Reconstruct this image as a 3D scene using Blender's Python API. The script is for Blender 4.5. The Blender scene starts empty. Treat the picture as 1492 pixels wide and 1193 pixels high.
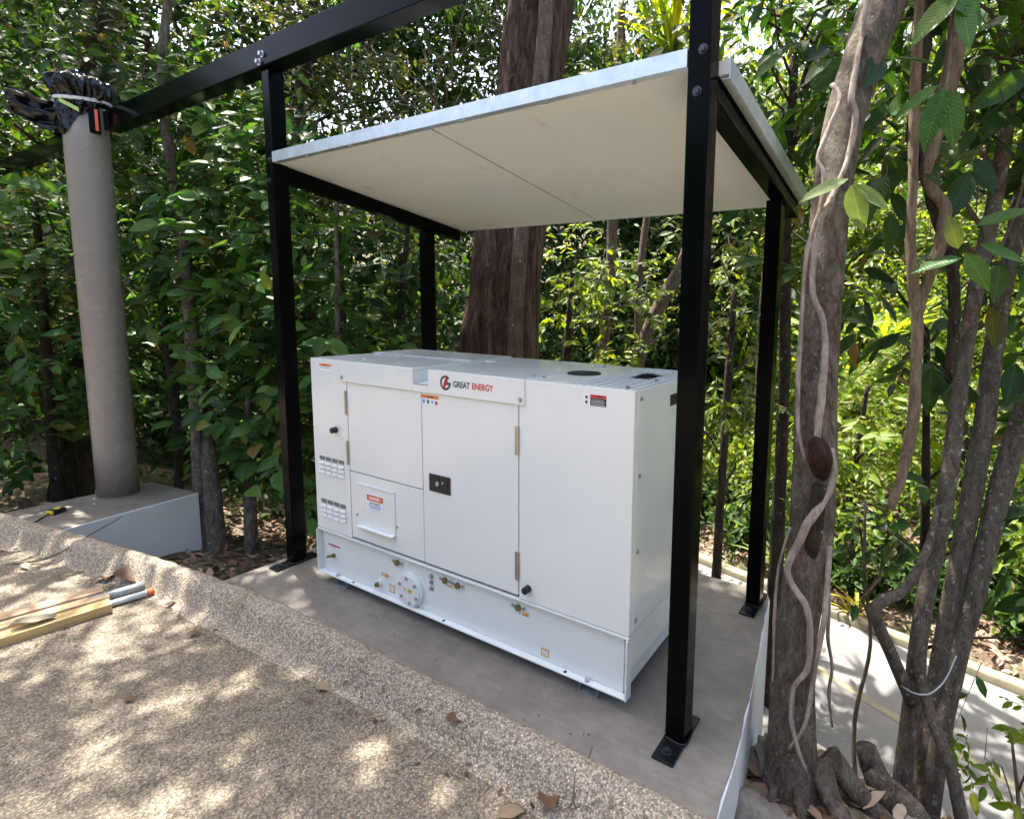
import bpy, bmesh, math, random
import numpy as np
from mathutils import Vector, Matrix

sc = bpy.context.scene
col = sc.collection
rng = np.random.default_rng(7)
random.seed(7)
R = math.radians

# ------------------------------------------------------------------ camera
cam_data = bpy.data.cameras.new('camera')
cam = bpy.data.objects.new('camera', cam_data)
col.objects.link(cam)
sc.camera = cam
_F = Vector((-0.51324584, 0.85021041, -0.11713651)).normalized()
_R = Vector((0.85485082, 0.51855457, 0.01819988)).normalized()
_U = _R.cross(_F).normalized()
_m = Matrix((_R, _U, -_F)).transposed().to_4x4()
_m.translation = (0.91915, -1.74933, 1.60201)
cam.matrix_world = _m
CAM = np.array([0.91915, -1.74933, 1.60201])
cam_data.sensor_fit = 'HORIZONTAL'
cam_data.sensor_width = 36
cam_data.lens = 783.488 / 1492 * 36
cam_data.shift_x = -133.79 / 1492
cam_data.shift_y = -55.18 / 1492
cam_data.clip_start = 0.05
cam_data.clip_end = 500

# ------------------------------------------------------------------ light
SUN_EL, SUN_TO = R(67), Vector((-0.93, 0.30, 0))      # direction towards the sun (back left, high)
d = SUN_TO.normalized()
sun_dir = Vector((d.x * math.cos(SUN_EL), d.y * math.cos(SUN_EL), math.sin(SUN_EL)))
world = bpy.data.worlds.new('World')
sc.world = world
world.use_nodes = True
wn = world.node_tree.nodes
wl = world.node_tree.links
bg = wn['Background']
sky = wn.new('ShaderNodeTexSky')
sky.sky_type = 'NISHITA'
sky.sun_disc = False
sky.sun_elevation = SUN_EL
sky.sun_rotation = math.atan2(d.x, d.y)
sky.dust_density = 5.0
sky.air_density = 0.8
sky.ozone_density = 0.4
wl.new(sky.outputs[0], bg.inputs[0])
bg.inputs[1].default_value = 0.15
sun_data = bpy.data.lights.new('sun', 'SUN')
sun_data.energy = 4.2
sun_data.angle = R(0.53)
sun_data.color = (1.0, 0.95, 0.86)
sun = bpy.data.objects.new('sun', sun_data)
sun.rotation_euler = (-sun_dir).to_track_quat('-Z', 'Y').to_euler()
sun.location = (-6, 6, 14)
col.objects.link(sun)

sc.view_settings.view_transform = 'Standard'
sc.view_settings.look = 'None'
sc.view_settings.exposure = 2.28
sc.view_settings.gamma = 1
sc.render.engine = 'CYCLES'
sc.cycles.use_denoising = True
sc.cycles.max_bounces = 7
sc.cycles.diffuse_bounces = 4
sc.cycles.glossy_bounces = 3
sc.cycles.transmission_bounces = 4
sc.cycles.sample_clamp_indirect = 8

# ------------------------------------------------------------------ materials
def new_mat(name):
    m = bpy.data.materials.new(name)
    m.use_nodes = True
    nt = m.node_tree
    return m, nt.nodes, nt.links, nt.nodes['Principled BSDF']

def ramp(n, stops, interp='LINEAR'):
    r = n.new('ShaderNodeValToRGB')
    cr = r.color_ramp
    cr.interpolation = interp
    while len(cr.elements) < len(stops):
        cr.elements.new(0.5)
    for e, (p, c) in zip(cr.elements, stops):
        e.position = p
        e.color = (c[0], c[1], c[2], 1)
    return r

def coords(n, l, scale=None):
    t = n.new('ShaderNodeTexCoord')
    out = t.outputs['Object']
    if scale:
        mp = n.new('ShaderNodeMapping')
        mp.inputs['Scale'].default_value = scale
        l.new(out, mp.inputs[0])
        out = mp.outputs[0]
    return out

def noise(n, l, co, scale, detail=5, rough=0.6):
    t = n.new('ShaderNodeTexNoise')
    t.inputs['Scale'].default_value = scale
    t.inputs['Detail'].default_value = detail
    t.inputs['Roughness'].default_value = rough
    if co is not None:
        l.new(co, t.inputs['Vector'])
    return t

def mixc(n, l, a, b, fac, mode='MIX'):
    m = n.new('ShaderNodeMix')
    m.data_type = 'RGBA'
    m.blend_type = mode
    for s, v in ((m.inputs[6], a), (m.inputs[7], b)):
        if isinstance(v, tuple):
            s.default_value = (*v[:3], 1)
        else:
            l.new(v, s)
    if isinstance(fac, (int, float)):
        m.inputs[0].default_value = fac
    else:
        l.new(fac, m.inputs[0])
    return m.outputs[2]

def bump(n, l, h, strength, dist, prev=None):
    b = n.new('ShaderNodeBump')
    b.inputs['Strength'].default_value = strength
    b.inputs['Distance'].default_value = dist
    l.new(h, b.inputs['Height'])
    if prev is not None:
        l.new(prev, b.inputs['Normal'])
    return b.outputs[0]

def plain(name, c, rough=0.5, metal=0.0, var=0.0, vscale=8, bmp=0.0, bscale=60, spec=0.5, coat=0.0):
    m, n, l, p = new_mat(name)
    p.inputs['Base Color'].default_value = (*c, 1)
    p.inputs['Roughness'].default_value = rough
    p.inputs['Metallic'].default_value = metal
    p.inputs['Specular IOR Level'].default_value = spec
    p.inputs['Coat Weight'].default_value = coat
    p.inputs['Coat Roughness'].default_value = 0.08
    if var or bmp:
        co = coords(n, l)
    if var:
        t = noise(n, l, co, vscale, 6, 0.65)
        lo = tuple(max(0, x * (1 - var)) for x in c)
        hi = tuple(min(1, x * (1 + var)) for x in c)
        r = ramp(n, [(0.3, lo), (0.7, hi)])
        l.new(t.outputs[0], r.inputs[0])
        l.new(r.outputs[0], p.inputs['Base Color'])
        rr = n.new('ShaderNodeMapRange')
        rr.inputs[3].default_value = max(0.02, rough - 0.08)
        rr.inputs[4].default_value = min(1, rough + 0.1)
        l.new(t.outputs[0], rr.inputs[0])
        l.new(rr.outputs[0], p.inputs['Roughness'])
    if bmp:
        t2 = noise(n, l, co, bscale, 4, 0.6)
        l.new(bump(n, l, t2.outputs[0], bmp, 0.01), p.inputs['Normal'])
    return m

M = {}
M['white'] = plain('white_enamel', (0.775, 0.78, 0.775), 0.2, var=0.025, vscale=2.2, bmp=0.035, bscale=5, coat=0.35)
M['white_edge'] = plain('white_frame_paint', (0.715, 0.745, 0.73), 0.32, var=0.03, vscale=14)
M['gap'] = plain('gap_shade_and_latch', (0.02, 0.02, 0.022), 0.7)  # near-black: painted shade behind panel gaps, also the latch paddle
M['slot'] = plain('louvre_opening_shade', (0.16, 0.165, 0.165), 0.6)  # grey painted for the shade inside the top louvre openings
M['cavity'] = plain('cavity_shade', (0.012, 0.012, 0.012), 0.8)  # near-black painted for the shade inside grille and holes
M['black'] = plain('black_gloss_steel', (0.0022, 0.0030, 0.0030), 0.14, bmp=0.02, bscale=22, spec=0.05)
M['blackplate'] = plain('black_plate_paint', (0.006, 0.007, 0.009), 0.18, bmp=0.3, bscale=60, spec=0.3)
M['rubber'] = plain('black_rubber', (0.012, 0.012, 0.013), 0.45)
M['steel'] = plain('zinc_steel', (0.45, 0.46, 0.46), 0.35, metal=0.9, var=0.2, vscale=90)
M['hinge'] = plain('stainless_hinge', (0.42, 0.40, 0.36), 0.32, metal=0.95, var=0.15, vscale=50)
M['brass'] = plain('dull_brass', (0.26, 0.21, 0.09), 0.45, metal=0.8, var=0.2, vscale=60)
M['galv'] = plain('galvanised_sheet', (0.62, 0.68, 0.72), 0.36, metal=0.75, var=0.16, vscale=16)
M['galvfoot'] = plain('galvanised_foot', (0.32, 0.35, 0.38), 0.5, metal=0.5, var=0.15, vscale=30)
M['bolt'] = plain('dark_bolt', (0.045, 0.048, 0.052), 0.3, metal=0.5)
M['boltsilver'] = plain('bright_bolt', (0.55, 0.57, 0.6), 0.3, metal=0.8)
M['ink'] = plain('slate_ink', (0.035, 0.055, 0.07), 0.45)
M['redink'] = plain('red_ink', (0.55, 0.03, 0.03), 0.45)
M['sticker'] = plain('sticker_white', (0.8, 0.81, 0.84), 0.4)
M['orange'] = plain('sticker_orange', (0.78, 0.22, 0.06), 0.45)
M['blueink'] = plain('sticker_blue', (0.16, 0.3, 0.55), 0.45)
M['amber'] = plain('sticker_amber', (0.62, 0.36, 0.05), 0.45)
M['darkink'] = plain('sticker_black', (0.015, 0.015, 0.017), 0.45)
M['plasticbag'] = plain('black_plastic_film', (0.005, 0.006, 0.008), 0.17, bmp=0.35, bscale=40, spec=0.45)
M['cord'] = plain('white_cord', (0.72, 0.73, 0.72), 0.6)
M['limetag'] = plain('lime_tape', (0.45, 0.62, 0.2), 0.5)
M['orangeplastic'] = plain('orange_plastic', (0.78, 0.16, 0.06), 0.4)
M['yellow'] = plain('yellow_plastic', (0.75, 0.6, 0.02), 0.4)
M['greyrod'] = plain('grey_pipe', (0.24, 0.27, 0.29), 0.5, var=0.2, vscale=30)
M['whiterod'] = plain('white_pipe', (0.55, 0.62, 0.66), 0.45, var=0.1, vscale=20)
M['render_white'] = plain('white_wall_paint', (0.70, 0.72, 0.71), 0.65, var=0.07, vscale=7, bmp=0.25, bscale=35)
M['plinth_side'] = plain('plinth_paint', (0.72, 0.71, 0.675), 0.65, var=0.05, vscale=5, bmp=0.2, bscale=40)
M['pillar'] = plain('taupe_pillar_paint', (0.285, 0.25, 0.215), 0.26, var=0.06, vscale=3, bmp=0.15, bscale=220)
M['wire'] = plain('grey_cable', (0.4, 0.42, 0.43), 0.5)

def enamel():
    m, n, l, p = new_mat('dusty_white_enamel')
    t = noise(n, l, coords(n, l), 2.2, 7, 0.65)
    r = ramp(n, [(0.3, (0.72, 0.75, 0.735)), (0.62, (0.745, 0.775, 0.76))])
    l.new(t.outputs[0], r.inputs[0])
    ts = noise(n, l, coords(n, l, (14, 14, 0.9)), 3.0, 6, 0.7)
    rs = ramp(n, [(0.35, (0.985, 0.983, 0.977)), (0.55, (1, 1, 1))])
    l.new(ts.outputs[0], rs.inputs[0])
    c = mixc(n, l, r.outputs[0], rs.outputs[0], 1.0, 'MULTIPLY')
    tg = noise(n, l, coords(n, l), 60, 3, 0.6)
    rg_ = ramp(n, [(0.73, (1, 1, 1)), (0.82, (0.93, 0.92, 0.90))])
    l.new(tg.outputs[0], rg_.inputs[0])
    c = mixc(n, l, c, rg_.outputs[0], 1.0, 'MULTIPLY')
    l.new(c, p.inputs['Base Color'])
    rr_ = n.new('ShaderNodeMapRange')
    rr_.inputs[3].default_value = 0.17; rr_.inputs[4].default_value = 0.27
    l.new(t.outputs[0], rr_.inputs[0]); l.new(rr_.outputs[0], p.inputs['Roughness'])
    p.inputs['Coat Weight'].default_value = 0.3
    p.inputs['Coat Roughness'].default_value = 0.06
    tb = noise(n, l, coords(n, l), 3.2, 2, 0.5)
    l.new(bump(n, l, tb.outputs[0], 0.05, 0.05), p.inputs['Normal'])
    return m
M['white'] = enamel()
def pad_mat():
    m, n, l, p = new_mat('painted_concrete')
    co = coords(n, l)
    t = noise(n, l, co, 1.6, 8, 0.62)
    r = ramp(n, [(0.28, (0.165, 0.146, 0.124)), (0.5, (0.205, 0.183, 0.157)), (0.75, (0.24, 0.216, 0.188))])
    l.new(t.outputs[0], r.inputs[0])
    t2 = noise(n, l, co, 38, 5, 0.7)
    r2 = ramp(n, [(0.71, (0, 0, 0)), (0.80, (1, 1, 1))])
    l.new(t2.outputs[0], r2.inputs[0])
    c = mixc(n, l, r.outputs[0], (0.40, 0.385, 0.36), r2.outputs[0])
    t4 = noise(n, l, co, 7, 6, 0.7)
    r4 = ramp(n, [(0.35, (0.78, 0.77, 0.75)), (0.6, (1.04, 1.04, 1.04))])
    l.new(t4.outputs[0], r4.inputs[0])
    c = mixc(n, l, c, r4.outputs[0], 1.0, 'MULTIPLY')
    tt = noise(n, l, coords(n, l, (1, 9, 1)), 5, 6, 0.7)
    r5 = ramp(n, [(0.40, (0.90, 0.90, 0.89)), (0.62, (1.06, 1.05, 1.04))])
    l.new(tt.outputs[0], r5.inputs[0])
    c = mixc(n, l, c, r5.outputs[0], 1.0, 'MULTIPLY')
    l.new(c, p.inputs['Base Color'])
    p.inputs['Roughness'].default_value = 0.5
    t3 = noise(n, l, co, 26, 6, 0.7)
    l.new(bump(n, l, t3.outputs[0], 0.35, 0.012), p.inputs['Normal'])
    return m
M['pad'] = pad_mat()

def aggregate_mat(name, tint=(1, 1, 1), stain=0.35):
    m, n, l, p = new_mat(name)
    co = coords(n, l)
    wob = noise(n, l, co, 60, 3, 0.6)
    cow = mixc(n, l, co, wob.outputs['Color'], 0.016, 'ADD')
    v = n.new('ShaderNodeTexVoronoi')
    v.inputs['Scale'].default_value = 125
    l.new(cow, v.inputs['Vector'])
    sep = n.new('ShaderNodeSeparateColor')
    l.new(v.outputs['Color'], sep.inputs[0])
    r = ramp(n, [(0.0, (0.15, 0.14, 0.125)), (0.3, (0.25, 0.235, 0.215)), (0.55, (0.33, 0.31, 0.28)),
                 (0.78, (0.41, 0.39, 0.355)), (0.93, (0.33, 0.27, 0.22)), (1.0, (0.52, 0.50, 0.47))])
    l.new(sep.outputs[0], r.inputs[0])
    rj = ramp(n, [(0.30, (1, 1, 1)), (0.68, (0.52, 0.50, 0.47))])
    l.new(v.outputs['Distance'], rj.inputs[0])
    c = mixc(n, l, r.outputs[0], rj.outputs[0], 1.0, 'MULTIPLY')
    v2 = n.new('ShaderNodeTexVoronoi')
    v2.inputs['Scale'].default_value = 330
    l.new(cow, v2.inputs['Vector'])
    sep2 = n.new('ShaderNodeSeparateColor')
    l.new(v2.outputs['Color'], sep2.inputs[0])
    rs = ramp(n, [(0.0, (0.72, 0.7, 0.68)), (1.0, (1.25, 1.22, 1.18))])
    l.new(sep2.outputs[1], rs.inputs[0])
    c = mixc(n, l, c, rs.outputs[0], 1.0, 'MULTIPLY')
    t = noise(n, l, co, 1.3, 7, 0.65)
    rt = ramp(n, [(0.3, (1 - stain, 1 - stain * 1.05, 1 - stain * 1.15)), (0.62, (1.12, 1.1, 1.06))])
    l.new(t.outputs[0], rt.inputs[0])
    c = mixc(n, l, c, rt.outputs[0], 1.0, 'MULTIPLY')
    t5 = noise(n, l, co, 5.5, 5, 0.6)
    r5 = ramp(n, [(0.58, (1, 1, 1)), (0.72, (0.78, 0.80, 0.70))])
    l.new(t5.outputs[0], r5.inputs[0])
    c = mixc(n, l, c, r5.outputs[0], 1.0, 'MULTIPLY')
    c = mixc(n, l, c, tint, 1.0, 'MULTIPLY')
    l.new(c, p.inputs['Base Color'])
    p.inputs['Roughness'].default_value = 0.75
    inv = n.new('ShaderNodeMath')
    inv.operation = 'SUBTRACT'
    inv.inputs[0].default_value = 1.0
    l.new(v.outputs['Distance'], inv.inputs[1])
    b1 = bump(n, l, inv.outputs[0], 0.9, 0.006)
    t6 = noise(n, l, co, 14, 5, 0.7)
    l.new(bump(n, l, t6.outputs[0], 0.5, 0.02, b1), p.inputs['Normal'])
    return m
M['aggregate'] = aggregate_mat('exposed_aggregate', (0.95, 0.885, 0.78), 0.36)
M['kerbagg'] = aggregate_mat('kerb_aggregate', (1.46, 1.39, 1.27), 0.22)

def soil_mat():
    m, n, l, p = new_mat('leaf_strewn_soil')
    co = coords(n, l)
    v = n.new('ShaderNodeTexVoronoi')
    v.inputs['Scale'].default_value = 22
    l.new(co, v.inputs['Vector'])
    sep = n.new('ShaderNodeSeparateColor')
    l.new(v.outputs['Color'], sep.inputs[0])
    r = ramp(n, [(0, (0.07, 0.045, 0.03)), (0.4, (0.16, 0.105, 0.07)), (0.7, (0.26, 0.185, 0.13)), (1, (0.36, 0.28, 0.21))])
    l.new(sep.outputs[0], r.inputs[0])
    t = noise(n, l, co, 1.1, 6, 0.65)
    rt = ramp(n, [(0.42, (0, 0, 0)), (0.6, (1, 1, 1))])
    l.new(t.outputs[0], rt.inputs[0])
    c = mixc(n, l, r.outputs[0], (0.06, 0.075, 0.025), rt.outputs[0])
    l.new(c, p.inputs['Base Color'])
    p.inputs['Roughness'].default_value = 0.9
    t2 = noise(n, l, co, 18, 6, 0.7)
    l.new(bump(n, l, t2.outputs[0], 0.9, 0.05), p.inputs['Normal'])
    return m
M['soil'] = soil_mat()

def road_mat():
    m, n, l, p = new_mat('pale_concrete_road')
    co = coords(n, l)
    t = noise(n, l, co, 2.2, 7, 0.62)
    r = ramp(n, [(0.3, (0.115, 0.113, 0.108)), (0.7, (0.165, 0.162, 0.154))])
    l.new(t.outputs[0], r.inputs[0])
    t2 = noise(n, l, co, 180, 3, 0.6)
    r2 = ramp(n, [(0.35, (0.85, 0.85, 0.85)), (0.65, (1.1, 1.1, 1.1))])
    l.new(t2.outputs[0], r2.inputs[0])
    c = mixc(n, l, r.outputs[0], r2.outputs[0], 1.0, 'MULTIPLY')
    l.new(c, p.inputs['Base Color'])
    p.inputs['Roughness'].default_value = 0.8
    return m
M['road'] = road_mat()
M['roadpaint'] = plain('worn_yellow_paint', (0.19, 0.17, 0.11), 0.8, var=0.25, vscale=12)
M['roadkerb'] = plain('pale_kerb_concrete', (0.19, 0.17, 0.115), 0.8, var=0.2, vscale=9, bmp=0.3)

def panel_mat():
    m, n, l, p = new_mat('cream_roof_panel')
    co = coords(n, l)
    t = noise(n, l, co, 0.9, 8, 0.7)
    r = ramp(n, [(0.25, (0.63, 0.65, 0.60)), (0.6, (0.70, 0.72, 0.675))])
    l.new(t.outputs[0], r.inputs[0])
    t2 = noise(n, l, coords(n, l, (3.0, 1.0, 1)), 3.2, 9, 0.75)
    r2 = ramp(n, [(0.585, (1, 1, 1)), (0.68, (0.88, 0.82, 0.71)), (0.78, (0.66, 0.56, 0.43))])
    l.new(t2.outputs[0], r2.inputs[0])
    c = mixc(n, l, r.outputs[0], r2.outputs[0], 1.0, 'MULTIPLY')
    t3 = noise(n, l, coords(n, l, (1.0, 4.0, 1)), 21, 4, 0.7)
    r3 = ramp(n, [(0.68, (1, 1, 1)), (0.78, (0.62, 0.58, 0.5))])
    l.new(t3.outputs[0], r3.inputs[0])
    c = mixc(n, l, c, r3.outputs[0], 0.55, 'MULTIPLY')
    l.new(c, p.inputs['Base Color'])
    p.inputs['Roughness'].default_value = 0.42
    return m
M['panel'] = panel_mat()
M['joint'] = plain('grimy_joint', (0.38, 0.37, 0.32), 0.6, var=0.35, vscale=12)

def bark_mat(name, dark, mid, light, stretch=5.0, scale=6.0, rough_b=0.9, spots=0.0, dist=0.03, moss=0.0):
    m, n, l, p = new_mat(name)
    co = coords(n, l, (1, 1, 1.0 / stretch))
    t = noise(n, l, co, scale * 3, 10, 0.75)
    tf = noise(n, l, co, scale * 14, 6, 0.7)
    ad = n.new('ShaderNodeMath'); ad.operation = 'MULTIPLY_ADD'
    l.new(tf.outputs[0], ad.inputs[0]); ad.inputs[1].default_value = 0.55
    l.new(t.outputs[0], ad.inputs[2])
    sb_ = n.new('ShaderNodeMath'); sb_.operation = 'SUBTRACT'
    l.new(ad.outputs[0], sb_.inputs[0]); sb_.inputs[1].default_value = 0.275
    r = ramp(n, [(0.34, dark), (0.5, mid), (0.68, light)])
    l.new(sb_.outputs[0], r.inputs[0])
    c = r.outputs[0]
    co2 = coords(n, l, (1, 1, 0.75))
    if moss:
        t4 = noise(n, l, co2, 5, 7, 0.72)
        r4 = ramp(n, [(0.5, (0, 0, 0)), (0.66, (moss, moss, moss))])
        l.new(t4.outputs[0], r4.inputs[0])
        c = mixc(n, l, c, (0.085, 0.095, 0.045), r4.outputs[0])
    if spots:
        t3 = noise(n, l, co2, 34, 2.5, 0.45)
        r3 = ramp(n, [(0.70 - spots * 0.02, (0, 0, 0)), (0.725 - spots * 0.02, (0.85, 0.85, 0.85))])
        l.new(t3.outputs[0], r3.inputs[0])
        c = mixc(n, l, c, (0.36, 0.355, 0.32), r3.outputs[0])
    l.new(c, p.inputs['Base Color'])
    p.inputs['Roughness'].default_value = 0.85
    p.inputs['Specular IOR Level'].default_value = 0.25
    l.new(bump(n, l, sb_.outputs[0], rough_b, dist), p.inputs['Normal'])
    return m
M['bark_red'] = bark_mat('stringy_red_bark', (0.028, 0.015, 0.010), (0.125, 0.072, 0.051), (0.32, 0.215, 0.165), 11, 5.0, 1.0, 0, 0.12)
M['bark_slim'] = bark_mat('smooth_brown_bark', (0.06, 0.042, 0.032), (0.115, 0.083, 0.063), (0.19, 0.14, 0.11), 3, 8, 0.5, 0.3, 0.03)
M['bark_grey'] = bark_mat('mossy_grey_bark', (0.075, 0.056, 0.041), (0.185, 0.145, 0.110), (0.34, 0.285, 0.23), 2.2, 6, 1.0, 0.9, 0.05, 0.45)
M['bark_spot'] = bark_mat('lichen_spotted_bark', (0.075, 0.060, 0.045), (0.165, 0.135, 0.105), (0.29, 0.245, 0.195), 2.5, 9, 0.9, 3.0, 0.04, 0.35)
M['bark_dark'] = bark_mat('dark_forest_bark', (0.02, 0.014, 0.010), (0.055, 0.040, 0.028), (0.11, 0.083, 0.06), 4, 8, 0.9, 0.3, 0.05, 0.3)
M['bark_pale'] = bark_mat('pale_blotched_bark', (0.06, 0.048, 0.037), (0.14, 0.115, 0.092), (0.29, 0.25, 0.21), 2.5, 10, 0.7, 1.5, 0.03, 0.3)
M['vine'] = bark_mat('pale_vine_bark', (0.16, 0.12, 0.095), (0.30, 0.245, 0.20), (0.44, 0.37, 0.31), 5, 12, 0.5)
M['liana'] = bark_mat('tan_liana_bark', (0.10, 0.07, 0.045), (0.19, 0.14, 0.09), (0.30, 0.23, 0.16), 5, 12, 0.6)
M['twig'] = bark_mat('dry_twig_bark', (0.07, 0.05, 0.035), (0.15, 0.115, 0.08), (0.25, 0.2, 0.15), 4, 16, 0.3)
M['cutwood'] = bark_mat('red_cut_wood', (0.025, 0.010, 0.008), (0.06, 0.026, 0.019), (0.12, 0.06, 0.045), 2, 14, 1.0, 0, 0.04)
M['stone'] = plain('pale_rubble', (0.20, 0.175, 0.145), 0.9, var=0.45, vscale=14, bmp=1.0, bscale=28)

def timber_mat(name, a, b):
    m, n, l, p = new_mat(name)
    co = coords(n, l, (1, 0.06, 1))
    t = noise(n, l, co, 26, 5, 0.6)
    r = ramp(n, [(0.35, a), (0.65, b)])
    l.new(t.outputs[0], r.inputs[0])
    l.new(r.outputs[0], p.inputs['Base Color'])
    p.inputs['Roughness'].default_value = 0.6
    return m
M['timber_a'] = timber_mat('pine_reddish', (0.36, 0.23, 0.14), (0.48, 0.33, 0.21))
M['timber_b'] = timber_mat('pine_pale', (0.48, 0.33, 0.17), (0.62, 0.47, 0.28))
M['timber_c'] = timber_mat('pine_yellow', (0.50, 0.33, 0.13), (0.64, 0.47, 0.22))

VEIN = {}
def leaf_mat(name, stops, trans, tcol, rough=0.38, spec=0.27, deadfrac=None, vein=False):
    m, n, l, p = new_mat(name + ('_veined' if vein else ''))
    if not vein:
        VEIN[name] = leaf_mat(name, stops, trans, tcol, rough, spec, deadfrac, True)
    g = n.new('ShaderNodeNewGeometry')
    rnd = g.outputs['Random Per Island']
    if vein:
        oi = n.new('ShaderNodeObjectInfo')
        rnd = oi.outputs['Random']
    r = ramp(n, stops)
    l.new(rnd, r.inputs[0])
    # slight mottling inside each leaf
    co = coords(n, l)
    t = noise(n, l, co, 30, 3, 0.6)
    rv = ramp(n, [(0.3, (0.82, 0.84, 0.8)), (0.7, (1.15, 1.12, 1.1))])
    l.new(t.outputs[0], rv.inputs[0])
    c = mixc(n, l, r.outputs[0], rv.outputs[0], 1.0, 'MULTIPLY')
    if vein:
        t.inputs['Scale'].default_value = 5
        sx_ = n.new('ShaderNodeSeparateXYZ')
        l.new(co, sx_.inputs[0])
        ab = n.new('ShaderNodeMath'); ab.operation = 'ABSOLUTE'
        l.new(sx_.outputs[1], ab.inputs[0])
        ma = n.new('ShaderNodeMath'); ma.operation = 'MULTIPLY_ADD'
        l.new(ab.outputs[0], ma.inputs[0]); ma.inputs[1].default_value = -0.9
        l.new(sx_.outputs[0], ma.inputs[2])
        mu = n.new('ShaderNodeMath'); mu.operation = 'MULTIPLY'
        l.new(ma.outputs[0], mu.inputs[0]); mu.inputs[1].default_value = 85.0
        sn = n.new('ShaderNodeMath'); sn.operation = 'SINE'
        l.new(mu.outputs[0], sn.inputs[0])
        rvn = ramp(n, [(0.6, (0.98, 0.98, 0.97)), (1.0, (1.14, 1.11, 1.1))])
        l.new(sn.outputs[0], rvn.inputs[0])
        c = mixc(n, l, c, rvn.outputs[0], 1.0, 'MULTIPLY')
        rmid = ramp(n, [(0.006, (1.6, 1.5, 1.4)), (0.016, (1, 1, 1))])
        l.new(ab.outputs[0], rmid.inputs[0])
        c = mixc(n, l, c, rmid.outputs[0], 1.0, 'MULTIPLY')
        l.new(bump(n, l, sn.outputs[0], 0.16, 0.02), p.inputs['Normal'])
    l.new(c, p.inputs['Base Color'])
    p.inputs['Roughness'].default_value = rough
    p.inputs['Specular IOR Level'].default_value = spec
    tr = n.new('ShaderNodeBsdfTranslucent')
    tc = mixc(n, l, c, tcol, 1.0, 'MULTIPLY')
    l.new(tc, tr.inputs[0])
    mx = n.new('ShaderNodeMixShader')
    mx.inputs[0].default_value = trans
    l.new(p.outputs[0], mx.inputs[1])
    l.new(tr.outputs[0], mx.inputs[2])
    l.new(mx.outputs[0], n['Material Output'].inputs[0])
    return m
M['leaf_mid'] = leaf_mat('glossy_green_leaf', [(0, (0.022, 0.066, 0.015)), (0.45, (0.052, 0.132, 0.027)), (0.85, (0.088, 0.18, 0.035)), (0.955, (0.14, 0.20, 0.04)), (1, (0.2, 0.12, 0.04))], 0.32, (1.6, 1.7, 0.7), 0.45)
M['leaf_dark'] = leaf_mat('dark_green_leaf', [(0, (0.013, 0.038, 0.010)), (0.5, (0.028, 0.072, 0.017)), (0.9, (0.055, 0.112, 0.024)), (1, (0.12, 0.09, 0.035))], 0.30, (1.7, 1.7, 0.6), 0.55)
M['leaf_olive'] = leaf_mat('olive_green_leaf', [(0, (0.028, 0.05, 0.014)), (0.5, (0.055, 0.09, 0.022)), (0.88, (0.095, 0.13, 0.035)), (1, (0.17, 0.12, 0.06))], 0.36, (1.7, 1.6, 0.55), 0.55)
M['leaf_sun'] = leaf_mat('sunlit_lime_leaf', [(0, (0.08, 0.15, 0.016)), (0.5, (0.14, 0.215, 0.020)), (0.9, (0.20, 0.25, 0.028)), (1, (0.24, 0.22, 0.04))], 0.5, (1.7, 1.6, 0.5), 0.42)  # greens lightened so plants look sunlit; the brightness is in the colour
M['leaf_big'] = leaf_mat('broad_dark_leaf', [(0, (0.014, 0.042, 0.009)), (0.6, (0.034, 0.080, 0.015)), (0.93, (0.065, 0.12, 0.022)), (1, (0.18, 0.09, 0.04))], 0.38, (2.0, 2.0, 0.6), 0.36)
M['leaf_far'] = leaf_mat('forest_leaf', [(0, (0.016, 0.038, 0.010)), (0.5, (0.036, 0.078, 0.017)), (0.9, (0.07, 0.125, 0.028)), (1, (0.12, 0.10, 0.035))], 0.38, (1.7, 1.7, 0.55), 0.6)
M['leaf_yellow'] = leaf_mat('yellow_leaf', [(0, (0.30, 0.30, 0.03)), (1, (0.46, 0.36, 0.04))], 0.4, (1.4, 1.3, 0.5))
M['leaf_pale'] = leaf_mat('pale_fern_leaf', [(0, (0.12, 0.19, 0.06)), (1, (0.19, 0.25, 0.09))], 0.4, (1.4, 1.4, 0.6), 0.5)
M['dead'] = leaf_mat('dead_brown_leaf', [(0, (0.05, 0.026, 0.018)), (0.5, (0.12, 0.065, 0.04)), (1, (0.22, 0.14, 0.085))], 0.15, (1.2, 1, 0.8), 0.6, 0.3)
M['dead_tan'] = leaf_mat('dead_tan_leaf', [(0, (0.26, 0.18, 0.11)), (1, (0.36, 0.27, 0.17))], 0.15, (1.2, 1, 0.8), 0.6, 0.3)
M['dead_grey'] = leaf_mat('dead_grey_leaf', [(0, (0.17, 0.15, 0.115)), (1, (0.24, 0.215, 0.17))], 0.1, (1, 1, 1), 0.7, 0.3)
M['litter'] = leaf_mat('litter_leaf', [(0, (0.06, 0.035, 0.02)), (0.4, (0.15, 0.09, 0.055)), (0.75, (0.28, 0.19, 0.13)), (1, (0.42, 0.33, 0.25))], 0.15, (1.2, 1, 0.8), 0.7, 0.3)

# ------------------------------------------------------------------ object helpers
ORG = {}

def origin_of(parent):
    while parent is not None:
        if parent.name in ORG:
            return ORG[parent.name]
        parent = parent.parent
    return np.zeros(3)

def link(name, me, mat, parent=None, smooth=False):
    o = bpy.data.objects.new(name, me)
    col.objects.link(o)
    if mat is not None and not me.materials:
        me.materials.append(mat)
    if parent is not None:
        o.parent = parent
    if smooth:
        me.shade_smooth()
    return o

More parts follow.
